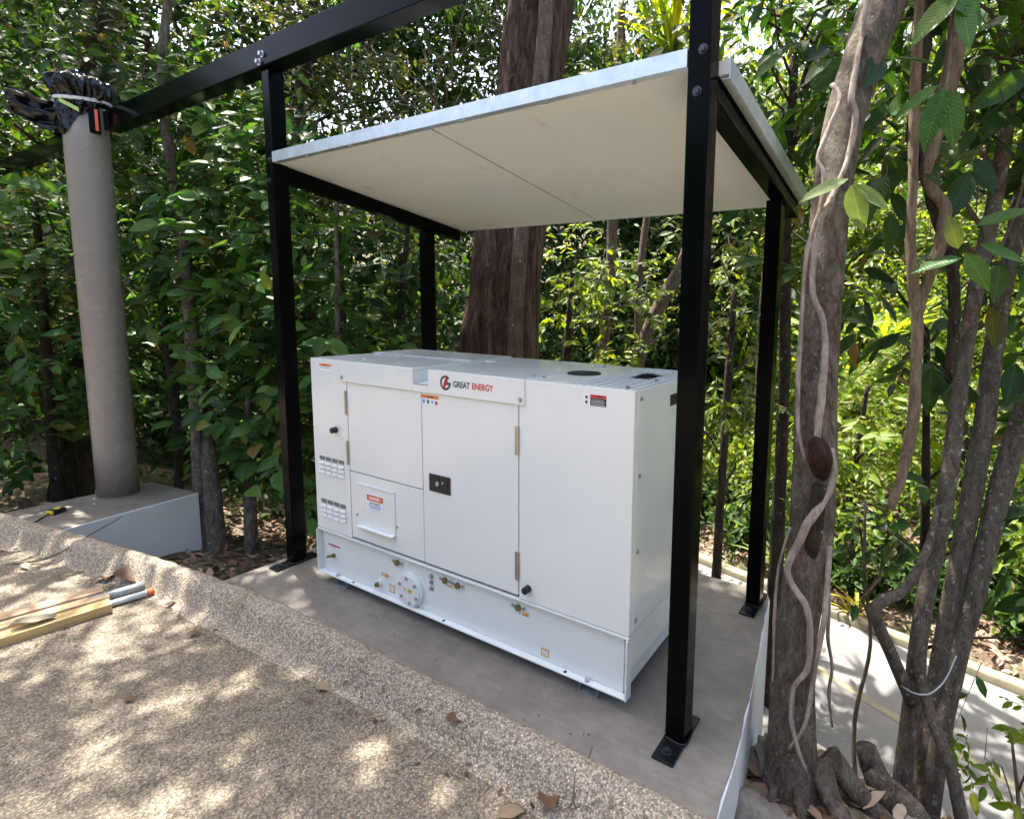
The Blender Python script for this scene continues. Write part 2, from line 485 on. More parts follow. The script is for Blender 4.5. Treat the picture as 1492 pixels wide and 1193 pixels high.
def mesh_np(name, V, Fc):
    """fast mesh from arrays; Fc is (n,3) or (n,4)"""
    me = bpy.data.meshes.new(name)
    V = np.asarray(V, np.float32)
    Fc = np.asarray(Fc, np.int32)
    k = Fc.shape[1]
    me.vertices.add(len(V))
    me.vertices.foreach_set('co', V.ravel())
    me.loops.add(Fc.size)
    me.loops.foreach_set('vertex_index', Fc.ravel())
    me.polygons.add(len(Fc))
    me.polygons.foreach_set('loop_start', np.arange(0, Fc.size, k, dtype=np.int32))
    me.update(calc_edges=True)
    return me

def obj_np(name, V, Fc, mat, parent=None, smooth=False):
    V = np.asarray(V, float) - origin_of(parent)
    return link(name, mesh_np(name, V, Fc), mat, parent, smooth)

def obj_bm(name, bm, mat, parent=None, smooth=False):
    og = origin_of(parent)
    if og.any():
        bmesh.ops.translate(bm, verts=bm.verts, vec=-Vector(og))
    me = bpy.data.meshes.new(name)
    bm.to_mesh(me)
    bm.free()
    return link(name, me, mat, parent, smooth)

def tag(o, label=None, cat=None, group=None, kind=None):
    if label: o['label'] = label
    if cat: o['category'] = cat
    if group: o['group'] = group
    if kind: o['kind'] = kind
    return o

def thing(name, label, cat, loc=(0, 0, 0), rotz=0.0, group=None, org=None):
    o = bpy.data.objects.new(name, None)
    o.empty_display_size = 0.1
    col.objects.link(o)
    o.location = loc
    o.rotation_euler = (0, 0, rotz)
    ORG[o.name] = np.array(org if org is not None else loc, float)
    return tag(o, label, cat, group)

def add_box(bm, x0, x1, y0, y1, z0, z1, bev=0.0, seg=2):
    ret = bmesh.ops.create_cube(bm, size=1)
    vs = ret['verts']
    bmesh.ops.scale(bm, vec=(x1 - x0, y1 - y0, z1 - z0), verts=vs)
    bmesh.ops.translate(bm, vec=((x0 + x1) / 2, (y0 + y1) / 2, (z0 + z1) / 2), verts=vs)
    if bev:
        es = list({e for v in vs for e in v.link_edges})
        r = bmesh.ops.bevel(bm, geom=es, offset=bev, segments=seg, profile=0.6, affect='EDGES')
    return vs

def box(name, x0, x1, y0, y1, z0, z1, mat, parent=None, bev=0.0, seg=2):
    bm = bmesh.new()
    add_box(bm, x0, x1, y0, y1, z0, z1, bev, seg)
    return obj_bm(name, bm, mat, parent)

def cyl(name, c, axis, r, h, mat, parent=None, sides=16, r2=None, smooth=False, bev=0.0):
    """cylinder starting at c and running h along axis (vector)"""
    bm = bmesh.new()
    bmesh.ops.create_cone(bm, cap_ends=True, segments=sides, radius1=r, radius2=r if r2 is None else r2, depth=h)
    if bev:
        es = [e for e in bm.edges if len({round(v.co.z, 5) for v in e.verts}) == 1]
        bmesh.ops.bevel(bm, geom=es, offset=bev, segments=2, profile=0.6, affect='EDGES')
    q = Vector((0, 0, 1)).rotation_difference(Vector(axis).normalized())
    bmesh.ops.translate(bm, vec=(0, 0, h / 2), verts=bm.verts)
    bmesh.ops.transform(bm, matrix=Matrix.Translation(c) @ q.to_matrix().to_4x4(), verts=bm.verts)
    o = obj_bm(name, bm, mat, parent)
    if smooth:
        o.data.shade_smooth()
    return o

def resample(pts, step):
    P = np.asarray(pts, float)
    if len(P) == 2:
        t = np.linspace(0, 1, max(2, int(np.linalg.norm(P[1, :3] - P[0, :3]) / step) + 1))[:, None]
        return P[0] * (1 - t) + P[1] * t
    out = []
    E0 = 2 * P[0] - P[1]
    E1 = 2 * P[-1] - P[-2]
    Q = np.vstack([E0, P, E1])
    for i in range(1, len(Q) - 2):
        a, b, c, e = Q[i - 1], Q[i], Q[i + 1], Q[i + 2]
        n = max(1, int(np.linalg.norm(c[:3] - b[:3]) / step))
        t = np.arange(n)[:, None] / n
        out.append(0.5 * ((2 * b) + (-a + c) * t + (2 * a - 5 * b + 4 * c - e) * t**2 + (-a + 3 * b - 3 * c + e) * t**3))
    out.append(P[-1:])
    return np.vstack(out)

def tube(pts, step=0.1, sides=10, rough=0.0, ridge=0.0, seed=0, freq=7.0, cap=True):
    """pts: (x,y,z,r). returns V, quads"""
    S = resample(pts, step)
    P, rad = S[:, :3], np.maximum(S[:, 3], 1e-4)
    T = np.gradient(P, axis=0)
    T /= np.linalg.norm(T, axis=1)[:, None] + 1e-9
    ref = np.array([0.31, 0.95, 0.05]) if abs(T[0, 2]) > 0.6 else np.array([0, 0, 1.0])
    u = np.cross(T[0], ref); u /= np.linalg.norm(u)
    V = []
    g = np.random.default_rng(seed)
    ph = g.uniform(0, 6.28, (6,))
    a = np.arange(sides) / sides * 2 * np.pi
    s = np.concatenate([[0], np.cumsum(np.linalg.norm(np.diff(P, axis=0), axis=1))])
    for i in range(len(P)):
        u = u - T[i] * (u @ T[i]); u /= np.linalg.norm(u)
        w = np.cross(T[i], u)
        k = np.ones(sides)
        if ridge:
            k += ridge * (np.sin(9 * a + ph[0] + 0.6 * np.sin(s[i] * 1.3)) * 0.5 + np.sin(14 * a + ph[1] + 0.8 * np.sin(s[i] * 0.9 + 1)) * 0.5)
        if rough:
            k += rough * (np.sin(2 * a + ph[2] + s[i] * freq * 0.4) + 0.7 * np.sin(3 * a + ph[3] - s[i] * freq) + 0.6 * np.sin(s[i] * freq * 2.1 + ph[4]) * np.sin(a + ph[5]))
            k += g.normal(0, rough * 0.25, sides)
        V.append(P[i] + rad[i] * (np.cos(a) * k)[:, None] * u + rad[i] * (np.sin(a) * k)[:, None] * w)
    V = np.vstack(V)
    n = len(P)
    i = np.arange(n - 1)[:, None] * sides
    j = np.arange(sides)[None, :]
    j2 = (j + 1) % sides
    Fq = np.stack([i + j, i + j2, i + sides + j2, i + sides + j], -1).reshape(-1, 4)
    if cap:
        V = np.vstack([V, P[0], P[-1]])
        c0, c1 = len(V) - 2, len(V) - 1
        jj = np.arange(sides); jn = (jj + 1) % sides
        e = (n - 1) * sides
        Fq = np.vstack([Fq, np.stack([np.full(sides, c0), jn, jj, jj], -1)[:0]])
        caps = np.vstack([np.stack([np.full(sides, c0), jn, jj], -1), np.stack([np.full(sides, c1), e + jj, e + jn], -1)])
        return V, Fq, caps
    return V, Fq, np.zeros((0, 3), int)

def tubes_obj(name, tubes, mat, parent=None, smooth=True):
    V, Q, T, n = [], [], [], 0
    for v, q, c in tubes:
        V.append(v); Q.append(q + n); T.append(c + n); n += len(v)
    V = np.vstack(V) - origin_of(parent)
    Q = np.vstack(Q); T = np.vstack(T)
    me = bpy.data.meshes.new(name)
    tri = np.vstack([Q[:, [0, 1, 2]], Q[:, [0, 2, 3]], T])
    me = mesh_np(name, V, tri)
    return link(name, me, mat, parent, smooth)

# ------------------------------------------------------------------ ground
KERB = np.array([(6.0, -0.62), (2.5, -0.36), (1.2, -0.295), (0.4, -0.280), (-0.3, -0.287), (-0.75, -0.295), (-1.34, -0.310), (-1.92, -0.335),
                 (-2.32, -0.365), (-2.8, -0.425), (-3.24, -0.498), (-3.77, -0.585), (-4.9, -0.79), (-6.5, -1.08), (-9.0, -1.6), (-14, -2.7)])
_kx = np.arange(-14, 6, .05)
_ky = np.interp(_kx, KERB[::-1, 0], KERB[::-1, 1])
_kp = np.pad(_ky, 12, mode='edge')
_ky = np.convolve(_kp, np.hanning(25) / np.hanning(25).sum(), 'valid')
def kerb_y(x):
    return np.interp(np.asarray(x, float), _kx, _ky)
def smooth_step(t):
    t = np.clip(t, 0, 1)
    return t * t * (3 - 2 * t)
def road_near(x): return 2.40 - 0.24 * (np.asarray(x) - 1)
def road_far(x): return 4.62 - 0.24 * (np.asarray(x) - 1)
def ground_h(x, y):
    x = np.asarray(x, float); y = np.asarray(y, float)
    n0 = np.where(x > 0.3, 0.15, 0.05)
    t = np.clip((y - n0) / (road_near(x) - 0.15 - n0), 0, 1)
    h = -0.42 - 1.64 * np.where(x > 0.3, t ** 1.7, 0.35 * smooth_step(t) + 0.65 * t)
    h = np.where(x > 0.3, h + 0.10 * np.exp(-((x - 0.75) ** 2 + (y - 0.35) ** 2) / 0.12), h)
    b = np.maximum(0, y - road_far(x) - 0.15)
    h = np.where(b > 0, -2.06 + 0.14 * np.minimum(1, b / 0.2) + 0.24 * b + 0.012 * b * b, h)
    h = h + 0.75 * np.maximum(0, b - 6.0)
    h = h + 0.7 * np.maximum(0, -x - 13.0)
    h = np.minimum(h, 9.0)
    w = 0.05 * np.sin(3.1 * x + 1.7 * y) + 0.04 * np.sin(5.3 * y - 2.2 * x + 1) + 0.025 * np.sin(9.7 * x + 3) * np.sin(8.9 * y)
    onroad = (y > road_near(x) - 0.1) & (y < road_far(x) + 0.12)
    return np.where(onroad, -2.08, h + w * np.where(y < 0.6, 0.4, 1.0))

def grid_mesh(name, xs, ys, hfun, mat):
    X, Y = np.meshgrid(xs, ys)
    Z = hfun(X, Y)
    V = np.stack([X, Y, Z], -1).reshape(-1, 3)
    nx, ny = len(xs), len(ys)
    i = (np.arange(ny - 1)[:, None] * nx + np.arange(nx - 1)[None, :]).ravel()
    Fq = np.stack([i, i + 1, i + nx + 1, i + nx], -1)
    return obj_np(name, V, Fq, mat, None, True)

xs = np.concatenate([np.linspace(-120, -16, 14)[:-1], np.linspace(-16, 7, 185), np.linspace(7, 110, 14)[1:]])
ys = np.concatenate([np.linspace(-0.55, 9, 110), np.linspace(9, 30, 40)[1:], np.linspace(30, 160, 14)[1:]])
def gh(x, y):
    h = ground_h(x, y)
    ky = kerb_y(x)
    return np.where(y < ky + 0.02, np.minimum(h, -0.42) , h)
g = grid_mesh('ground', xs, ys, gh, M['soil']); tag(g, kind='structure')

# upper driveway
xs = np.concatenate([np.linspace(-60, -8, 12)[:-1], np.linspace(-8, 6, 60), np.linspace(6, 60, 12)[1:]])
KI = 0.215
V, Fq = [], []
rows = [0.0, 0.12, 0.35, 0.8, 1.6, 3, 6, 12, 30, 90]
for dy in rows:
    for x in xs:
        V.append((x, kerb_y(x) - KI + 0.05 - dy, float(np.interp(dy, [0, .1, .5, 1.2, 3, 90], [-.0695, -.068, -.058, -.053, -.05, -.05])) - (0.003 * math.sin(2.3 * x) if dy < 10 else 0)))
nx = len(xs)
for r_ in range(len(rows) - 1):
    for i in range(nx - 1):
        Fq.append((r_ * nx + i, (r_ + 1) * nx + i, (r_ + 1) * nx + i + 1, r_ * nx + i + 1))
dw = obj_np('driveway', V, Fq, M['aggregate'], None, True); tag(dw, kind='structure')

# rolled kerb
prof = [(-0.010, -0.60), (-0.010, -0.02), (-0.004, 0.024), (0.008, 0.040), (0.025, 0.046), (0.055, 0.046), (0.082, 0.038), (0.105, 0.016),
        (0.125, -0.016), (0.143, -0.046), (0.162, -0.064), (0.20, -0.069), (0.31, -0.080)]
kx = np.arange(5.5, -13.5, -0.04)
V, Fq = [], []
gk = np.random.default_rng(3)
wob = np.cumsum(gk.normal(0, 0.0016, len(kx))); wob -= np.linspace(wob[0], wob[-1], len(kx))
wob = np.clip(wob, -0.008, 0.008)
for i, x in enumerate(kx):
    for k, (o_, z) in enumerate(prof):
        e = gk.normal(0, 0.0005) if 1 < k < 11 else 0
        ed = gk.normal(0, 0.0016) if 1 < k < 5 else 0
        V.append((x, kerb_y(x) - o_ + wob[i] * (1 if k > 1 else 0.6) + ed, z + e + (0.003 * math.sin(x * 3.1) if 1 < k < 9 else 0)))
np_ = len(prof)
for i in range(len(kx) - 1):
    for k in range(np_ - 1):
        Fq.append((i * np_ + k, (i + 1) * np_ + k, (i + 1) * np_ + k + 1, i * np_ + k + 1))
kb = obj_np('kerb', V, Fq, M['kerbagg'], None, True); tag(kb, kind='structure')

# lower road with its far kerb and worn line
def strip(name, fa, fb, z, mat, x0=-40, x1=30, n=120, wav=0.0):
    X = np.linspace(x0, x1, n)
    V = np.vstack([np.stack([X, fa(X) + wav * np.sin(X * 5), np.full(n, z)], -1), np.stack([X, fb(X) + wav * np.cos(X * 4), np.full(n, z)], -1)])
    i = np.arange(n - 1)
    return obj_np(name, V, np.stack([i, i + 1, n + i + 1, n + i], -1), mat)
rd = strip('lower_road', lambda x: road_near(x) - 0.3, road_far, -2.0, M['road']); tag(rd, kind='structure')
ln = strip('road_line', lambda x: 3.53 - 0.40 * (x - 0.6), lambda x: 3.63 - 0.40 * (x - 0.6), -1.996, M['roadpaint'], -2.5, 2.6, 60, 0.015); tag(ln, kind='structure')
V, Fq = [], []
X = np.linspace(-40, 30, 300)
pk = [(0, -2.05), (0, -1.93), (0.02, -1.91), (0.12, -1.905), (0.14, -1.93), (0.16, -2.08)]
for x in X:
    for o_, z in pk:
        V.append((x, float(road_far(x)) + o_ + 0.004, z + 0.006 * math.sin(x * 7)))
for i in range(len(X) - 1):
    for k in range(len(pk) - 1):
        Fq.append((i * 6 + k, i * 6 + k + 1, i * 6 + 6 + k + 1, i * 6 + 6 + k))
tag(obj_np('road_kerb', V, Fq, M['roadkerb'], None, False), kind='structure')

# concrete pad under the generator (front follows the kerb, right side is a white rendered wall)
front_x = np.linspace(-2.46, 0.46, 40)
outline = [(x, float(kerb_y(x)) + 0.02) for x in front_x]
outline += [(0.435, 0.05), (0.395, 0.35), (0.34, 0.70), (0.265, 1.18), (0.235, 1.245), (-0.10, 1.25), (-0.6, 1.26), (-2.43, 1.26), (-2.44, 0.5)]
bm = bmesh.new()
vb = [bm.verts.new((x, y, -1.9)) for x, y in outline]
vt = [bm.verts.new((x, y, -0.012)) for x, y in outline]
bm.faces.new(list(reversed(vb)))
for i in range(len(outline)):
    j = (i + 1) % len(outline)
    bm.faces.new((vb[i], vb[j], vt[j], vt[i]))
bm.faces.new(vt)
wall = obj_bm('pad_wall', bm, M['render_white']); tag(wall, kind='structure')
# painted top skin with an irregular right edge
bm = bmesh.new()
gr = np.random.default_rng(11)
top = [(x, float(kerb_y(x)) + 0.002) for x in front_x]
redge = [(0.46, -0.27), (0.435, 0.05), (0.395, 0.35), (0.34, 0.70), (0.265, 1.18)]
rr = resample([(a, b, 0, 1) for a, b in redge], 0.05)
for p_ in rr[1:]:
    top.append((p_[0] - 0.004 - abs(gr.normal(0, 0.004)), p_[1]))
top += [(0.228, 1.238), (-0.10, 1.243), (-0.6, 1.253), (-2.425, 1.253), (-2.434, 0.5)]
a_ = [bm.verts.new((x, y, 0.0)) for x, y in top]
b_ = [bm.verts.new((x, y, -0.011)) for x, y in top]
bm.faces.new(a_)
for i in range(len(top)):
    j = (i + 1) % len(top)
    bm.faces.new((a_[j], a_[i], b_[i], b_[j]))
bmesh.ops.triangulate(bm, faces=[f for f in bm.faces if len(f.verts) > 4])
bmesh.ops.recalc_face_normals(bm, faces=bm.faces)
pad = obj_bm('concrete_pad', bm, M['pad']); tag(pad, kind='structure')

# ------------------------------------------------------------------ generator
GY = R(1.205)
GL, GW, GH, GS, GB = 2.025, 0.735, 1.30, 0.32, 0.055
_o = Vector((-GL / 2, GW / 2, 0))
_w = Matrix.Rotation(GY, 4, 'Z') @ _o
gen = thing('generator', 'large white enclosed generator with doors standing on grey pad under the shelter', 'generator', _w, GY, org=_o)

def text(s, x, y, z, size, mat, parent, align='LEFT', name='lettering', bold=0.0, thick=0.0006, sx=1.0):
    cu = bpy.data.curves.new('t', 'FONT')
    cu.body = s
    cu.size = size
    cu.align_x = align
    cu.offset = bold
    cu.extrude = thick / 2
    to = bpy.data.objects.new('t', cu)
    col.objects.link(to)
    bpy.context.view_layer.update()
    dg = bpy.context.evaluated_depsgraph_get()
    me = bpy.data.meshes.new_from_object(to.evaluated_get(dg))
    bpy.data.objects.remove(to)
    bpy.data.curves.remove(cu)
    og = origin_of(parent)
    for v in me.vertices:
        v.co = (x + v.co.x * sx - og[0], y - v.co.z - og[1], z + v.co.y - og[2])
    me.name = name
    me.materials.clear()
    return link(name, me, mat, parent)

W_ = M['white']
# base frame: channel with recessed web, bottom flange, end plates
base = box('base_tank', -GL + 0.008, -0.03, 0.021, 0.70, GB + 0.004, GS - 0.012, M['white_edge'], gen, 0.003)
box('bottom_flange', -GL + 0.004, -0.001, -0.012, 0.020, GB, GB + 0.007, M['white_edge'], base, 0.002)
box('top_rail', -GL, 0.0, -0.004, 0.022, GS - 0.011, GS - 0.002, M['white_edge'], base, 0.002)
box('end_plate', -GL, -GL + 0.007, -0.012, 0.022, GB + 0.002, GS - 0.012, M['white_edge'], base, 0.002)
box('end_plate', -0.008, 0.0, -0.012, 0.030, GB - 0.002, GS - 0.012, M['white_edge'], base, 0.002)
box('side_skirt', -0.029, -0.003, 0.031, GW - 0.02, 0.165, GS - 0.004, M['white_edge'], base, 0.002)
# feet
for fx in (-1.83, -0.185):
    for fy in (0.0, 0.60):
        ft = box('foot', fx - 0.045, fx - 0.041, fy + 0.004, fy + 0.12, 0.0, GB - 0.001, M['galvfoot'], gen)
        box('foot_side', fx + 0.041, fx + 0.045, fy + 0.004, fy + 0.12, 0.0, GB - 0.001, M['galvfoot'], ft)
        box('foot_bottom', fx - 0.0405, fx + 0.0405, fy + 0.004, fy + 0.12, 0.001, 0.005, M['galvfoot'], ft)
        box('foot_top', fx - 0.0405, fx + 0.0405, fy + 0.004, fy + 0.12, GB - 0.006, GB - 0.002, M['galvfoot'], ft)
for bx_ in (-1.86, -0.19):
    cyl('flange_bolt', (bx_, 0.004, GB + 0.007), (0, 0, 1), 0.012, 0.009, M['boltsilver'], base, 6)
for bx_ in (-1.72, -1.02, -0.30):
    cyl('flange_hole', (bx_, 0.003, GB + 0.0055), (0, 0, 1), 0.008, 0.0022, M['cavity'], base, 12)

# enclosure carcass, coloured dark so the panel gaps read as shaded
box('enclosure_core', -GL + 0.012, -0.014, 0.014, GW - 0.012, GS + 0.001, 1.205, M['gap'], gen)
def panel(name, x0, x1, z0, z1, y=0.0, t=0.016, bev=0.003, parent=gen, mat=W_):
    return box(name, x0, x1, y, y + t, z0, z1, mat, parent, bev)
lcol = panel('left_front_panel', -GL, -1.7135, GS + 0.002, GH - 0.002)
rpan = panel('right_front_panel', -0.5465, 0.0, GS + 0.002, GH - 0.002)
d1 = panel('upper_left_door', -1.7085, -1.1460, 0.7060, 1.2, 0.001)
d2 = panel('lower_left_panel', -1.7090, -1.1455, GS + 0.012, 0.7010, 0.0015)
d3 = panel('centre_door', -1.1415, -0.5530, GS + 0.012, 1.2, 0.001)
# side, back
sp = box('right_side_panel', -0.013, 0.0008, 0.030, GW, GS + 0.002, GH - 0.004, W_, gen, 0.003)
box('corner_post', -0.012, -0.0002, 0.0165, 0.027, GS + 0.002, GH - 0.004, W_, gen, 0.001)
box('left_side_panel', -GL + 0.0005, -GL + 0.012, 0.0175, GW, GS + 0.002, GH - 0.004, W_, gen, 0.003)
box('rear_panel', -GL + 0.013, -0.014, GW - 0.012, GW - 0.001, GS + 0.002, GH - 0.004, W_, gen, 0.003)
for z in (1.263, 0.961, 0.655, 0.367):
    b_ = cyl('panel_bolt', (0.0008, 0.052, z), (1, 0, 0), 0.010, 0.003, M['steel'], sp, 16)
    cyl('bolt_head', (0.0038, 0.052, z), (1, 0, 0), 0.0065, 0.005, M['steel'], b_, 6)
box('side_vent', 0.0006, 0.003, 0.335, 0.47, 1.192, 1.240, M['rubber'], sp, 0.001)

# hood strip with lifting trough
HY = -0.009
hood = box('hood', -1.756, -1.190, HY, 0.006, 1.189, GH, W_, gen, 0.004, 3)
box('hood_front', -1.086, -0.513, HY, 0.006, 1.189, GH + 0.0005, W_, hood, 0.004, 3)
box('hood_lower_lip', -1.191, -1.085, HY + 0.001, 0.006, 1.1895, 1.222, W_, hood, 0.001)
box('hood_top', -1.756, -1.190, 0.0065, GW - 0.002, GH - 0.012, GH, W_, hood, 0.002)
box('hood_top', -1.086, -0.513, 0.0065, GW - 0.002, GH - 0.012, GH + 0.0005, W_, hood, 0.002)
box('hood_top', -1.1895, -1.0865, 0.49, GW - 0.002, GH - 0.012, GH - 0.0005, W_, hood, 0.002)
box('trough_wall', -1.1925, -1.1895, 0.0062, 0.489, 1.223, GH - 0.0125, M['white_edge'], hood)
box('trough_wall', -1.0865, -1.0835, 0.0062, 0.489, 1.223, GH - 0.0125, M['white_edge'], hood)
bm = bmesh.new()
q_ = [bm.verts.new(c) for c in ((-1.189, 0.0062, 1.224), (-1.087, 0.0062, 1.224), (-1.087, 0.4895, GH - 0.016), (-1.189, 0.4895, GH - 0.016))]
bm.faces.new(q_)
obj_bm('trough_floor', bm, M['white_edge'], hood)
# gap shadow under the hood comes from a real recess
box('left_lid', -GL + 0.002, -1.758, 0.017, GW - 0.002, GH - 0.012, GH - 0.0015, W_, gen, 0.002)
box('raised_lid', -GL + 0.004, -1.20, 0.40, GW - 0.001, GH + 0.0008, GH + 0.0055, W_, gen, 0.002)
for bx_, bz in ((-1.735, 1.213), (-0.533, 1.213)):
    b_ = cyl('hood_bolt', (bx_, HY, bz), (0, -1, 0), 0.0105, 0.003, M['steel'], hood, 16)
    cyl('bolt_head', (bx_, HY - 0.003, bz), (0, -1, 0), 0.0065, 0.005, M['steel'], b_, 6)
# right lid, grille, exhaust
rl = box('right_lid', -0.511, -0.306, 0.0165, GW - 0.002, GH - 0.012, GH - 0.0015, W_, gen, 0.002)
box('lid_seam', -0.513, -0.509, 0.02, GW - 0.01, GH - 0.0022, GH + 0.004, W_, rl)
ex = cyl('exhaust_outlet', (-0.43, 0.33, GH - 0.0012), (0, 0, 1), 0.078, 0.006, M['rubber'], gen, 32, bev=0.002)
cyl('exhaust_pipe_mouth', (-0.43, 0.33, GH + 0.0046), (0, 0, 1), 0.064, 0.0012, M['cavity'], ex, 32)
V, Fq = [], []
nxg, nyg = 9, 20
gx0, gx1, gy0, gy1 = -0.300, -0.010, 0.024, GW - 0.012
cw, ch = (gx1 - gx0) / nxg, (gy1 - gy0) / nyg
a8 = (np.arange(8) + 0.5) / 8 * 2 * np.pi
for i in range(nxg):
    for j in range(nyg):
        if 3 <= i <= 5 and 9 <= j <= 13:
            continue
        cx_, cy_ = gx0 + (i + 0.5) * cw, gy0 + (j + 0.5) * ch
        b0 = len(V)
        sq = np.array([(1, .414), (.414, 1), (-.414, 1), (-1, .414), (-1, -.414), (-.414, -1), (.414, -1), (1, -.414)])
        crn = {1: (1, 1), 3: (-1, 1), 5: (-1, -1), 7: (1, -1)}
        for s_ in sq: V.append((cx_ + s_[0] * cw / 2, cy_ + s_[1] * ch / 2, GH - 0.003))
        for k in range(8): V.append((cx_ + math.cos(a8[k]) * cw * 0.44, cy_ + math.sin(a8[k]) * ch * 0.44, GH - 0.003))
        for k in range(8): V.append((cx_ + math.cos(a8[k]) * cw * 0.44, cy_ + math.sin(a8[k]) * ch * 0.44, GH - 0.0048))
        for k in range(8):
            k2 = (k + 1) % 8
            Fq.append((b0 + k, b0 + k2, b0 + 8 + k2, b0 + 8 + k))
            Fq.append((b0 + 8 + k, b0 + 8 + k2, b0 + 16 + k2, b0 + 16 + k))
        cb = len(V)
        for (sx_, sy_) in ((1, 1), (-1, 1), (-1, -1), (1, -1)): V.append((cx_ + sx_ * cw / 2, cy_ + sy_ * ch / 2, GH - 0.003))
        for q, (u_, v_) in enumerate(((0, 1), (2, 3), (4, 5), (6, 7))):
            Fq.append((b0 + u_, cb + q, cb + q, b0 + v_))
tri = []
for f in Fq:
    tri.append((f[0], f[1], f[2])) if f[1] == f[2] else None
    if f[1] == f[2]:
        tri[-1] = (f[0], f[1], f[3])
    else:
        tri += [(f[0], f[1], f[2]), (f[0], f[2], f[3])]
gr_ = obj_np('vent_grille', V, tri, M['white_edge'], gen); gr_['kind'] = 'stuff'
box('grille_rim', -0.305, -0.3005, 0.0165, GW - 0.002, GH - 0.012, GH - 0.001, W_, gen)
box('grille_rim', -0.0095, -0.0015, 0.0165, GW - 0.002, GH - 0.012, GH - 0.001, W_, gen)
box('grille_rim', -0.3004, -0.0096, 0.0168, 0.0238, GH - 0.012, GH - 0.001, W_, gen)
box('grille_rim', -0.3004, -0.0096, GW - 0.0118, GW - 0.002, GH - 0.012, GH - 0.001, W_, gen)
box('grille_shade_box', -0.300, -0.011, 0.02, GW - 0.014, 1.21, GH - 0.02, M['cavity'], gen)  # solid black box added so the grille holes look shaded
tubes_obj('hose', [tube([(-0.20, 0.36, GH - 0.02, 0.008), (-0.17, 0.40, GH + 0.003, 0.008), (-0.13, 0.44, GH + 0.003, 0.008), (-0.10, 0.47, GH - 0.02, 0.008)], 0.01, 8)], M['rubber'], gen)
for bx_, by_ in ((-0.49, 0.10), (-0.54, 0.10), (-0.49, 0.62), (-0.54, 0.62), (-0.06, 0.06), (-0.05, 0.30), (-1.72, 0.12), (-1.72, 0.34), (-1.72, 0.56), (-1.60, 0.68), (-1.35, 0.70), (-0.62, 0.40)):
    cyl('lid_screw', (bx_, by_, GH - 0.001), (0, 0, 1), 0.008, 0.007, M['white_edge'] if bx_ < -0.55 else M['steel'], gen, 10)

# hinges, knobs, latch
for z0, z1 in ((1.013, 1.140), (0.738, 0.868)):
    h_ = cyl('hinge', (-1.7175, -0.005, z0), (0, 0, 1), 0.0062, z1 - z0, M['hinge'], d1, 12, smooth=False)
    box('hinge_leaf', -1.730, -1.722, -0.0035, 0.0, z0, z1, M['hinge'], h_)
for z0, z1 in ((0.971, 1.094), (0.407, 0.534)):
    h_ = cyl('hinge', (-0.5505, -0.005, z0), (0, 0, 1), 0.0062, z1 - z0, M['hinge'], d3, 12)
    box('hinge_leaf', -0.567, -0.557, -0.0035, 0.0, z0, z1, M['hinge'], h_)
for kx_, kz, pp in ((-1.815, 0.916, lcol), (-0.495, 0.382, rpan)):
    k_ = cyl('knob', (kx_, -0.0005, kz), (0, -1, 0), 0.0175, 0.03, M['rubber'], pp, 20, r2=0.0155, bev=0.002)
lt = box('door_latch', -1.096, -0.956, -0.004, 0.001, 0.711, 0.797, M['rubber'], d3, 0.002)
box('latch_paddle', -1.083, -0.970, -0.0065, -0.0042, 0.723, 0.785, M['gap'], lt, 0.001)
cyl('latch_lock', (-1.033, -0.0066, 0.757), (0, -1, 0), 0.0115, 0.006, M['steel'], lt, 16)
cyl('latch_lock', (-0.998, -0.0066, 0.766), (0, -1, 0), 0.006, 0.004, M['steel'], lt, 12)

# louvre grids in the left panel: 4 columns, hooded
for zt, zb in ((0.752, 0.648), (0.503, 0.394)):
    rows_, cols_ = 4, 4
    x0, x1 = -1.982, -1.753
    for c_ in range(cols_):
        for r_ in range(rows_):
            xa = x0 + (x1 - x0) * c_ / cols_ + 0.005
            xb = x0 + (x1 - x0) * (c_ + 1) / cols_ - 0.003
            za = zt - (zt - zb) * r_ / rows_ - 0.003
            zc = zt - (zt - zb) * (r_ + 1) / rows_ + 0.003
            if r_ == 0:
                box('louvre', xa, xb, -0.0012, 0.0002, zc, za, M['slot'], lcol)  # flat plate in place of an opening, its shade put into the colour
                continue
            bm = bmesh.new()
            # recessed scoop: lip out at the bottom, slot at the top
            pv = [bm.verts.new(c) for c in ((xa, -0.0006, za), (xb, -0.0006, za), (xb, -0.010, zc + 0.004), (xa, -0.010, zc + 0.004), (xa, -0.0006, zc), (xb, -0.0006, zc))]
            bm.faces.new((pv[0], pv[3], pv[2], pv[1]))
            bm.faces.new((pv[3], pv[4], pv[5], pv[2]))
            bm.faces.new((pv[0], pv[4], pv[3]))
            bm.faces.new((pv[1], pv[2], pv[5]))
            lv = obj_bm('louvre', bm, W_, lcol)
            box('louvre_slot', xa + 0.001, xb - 0.001, -0.0013, -0.0003, za - 0.001, za + 0.0045, M['steel'], lv)

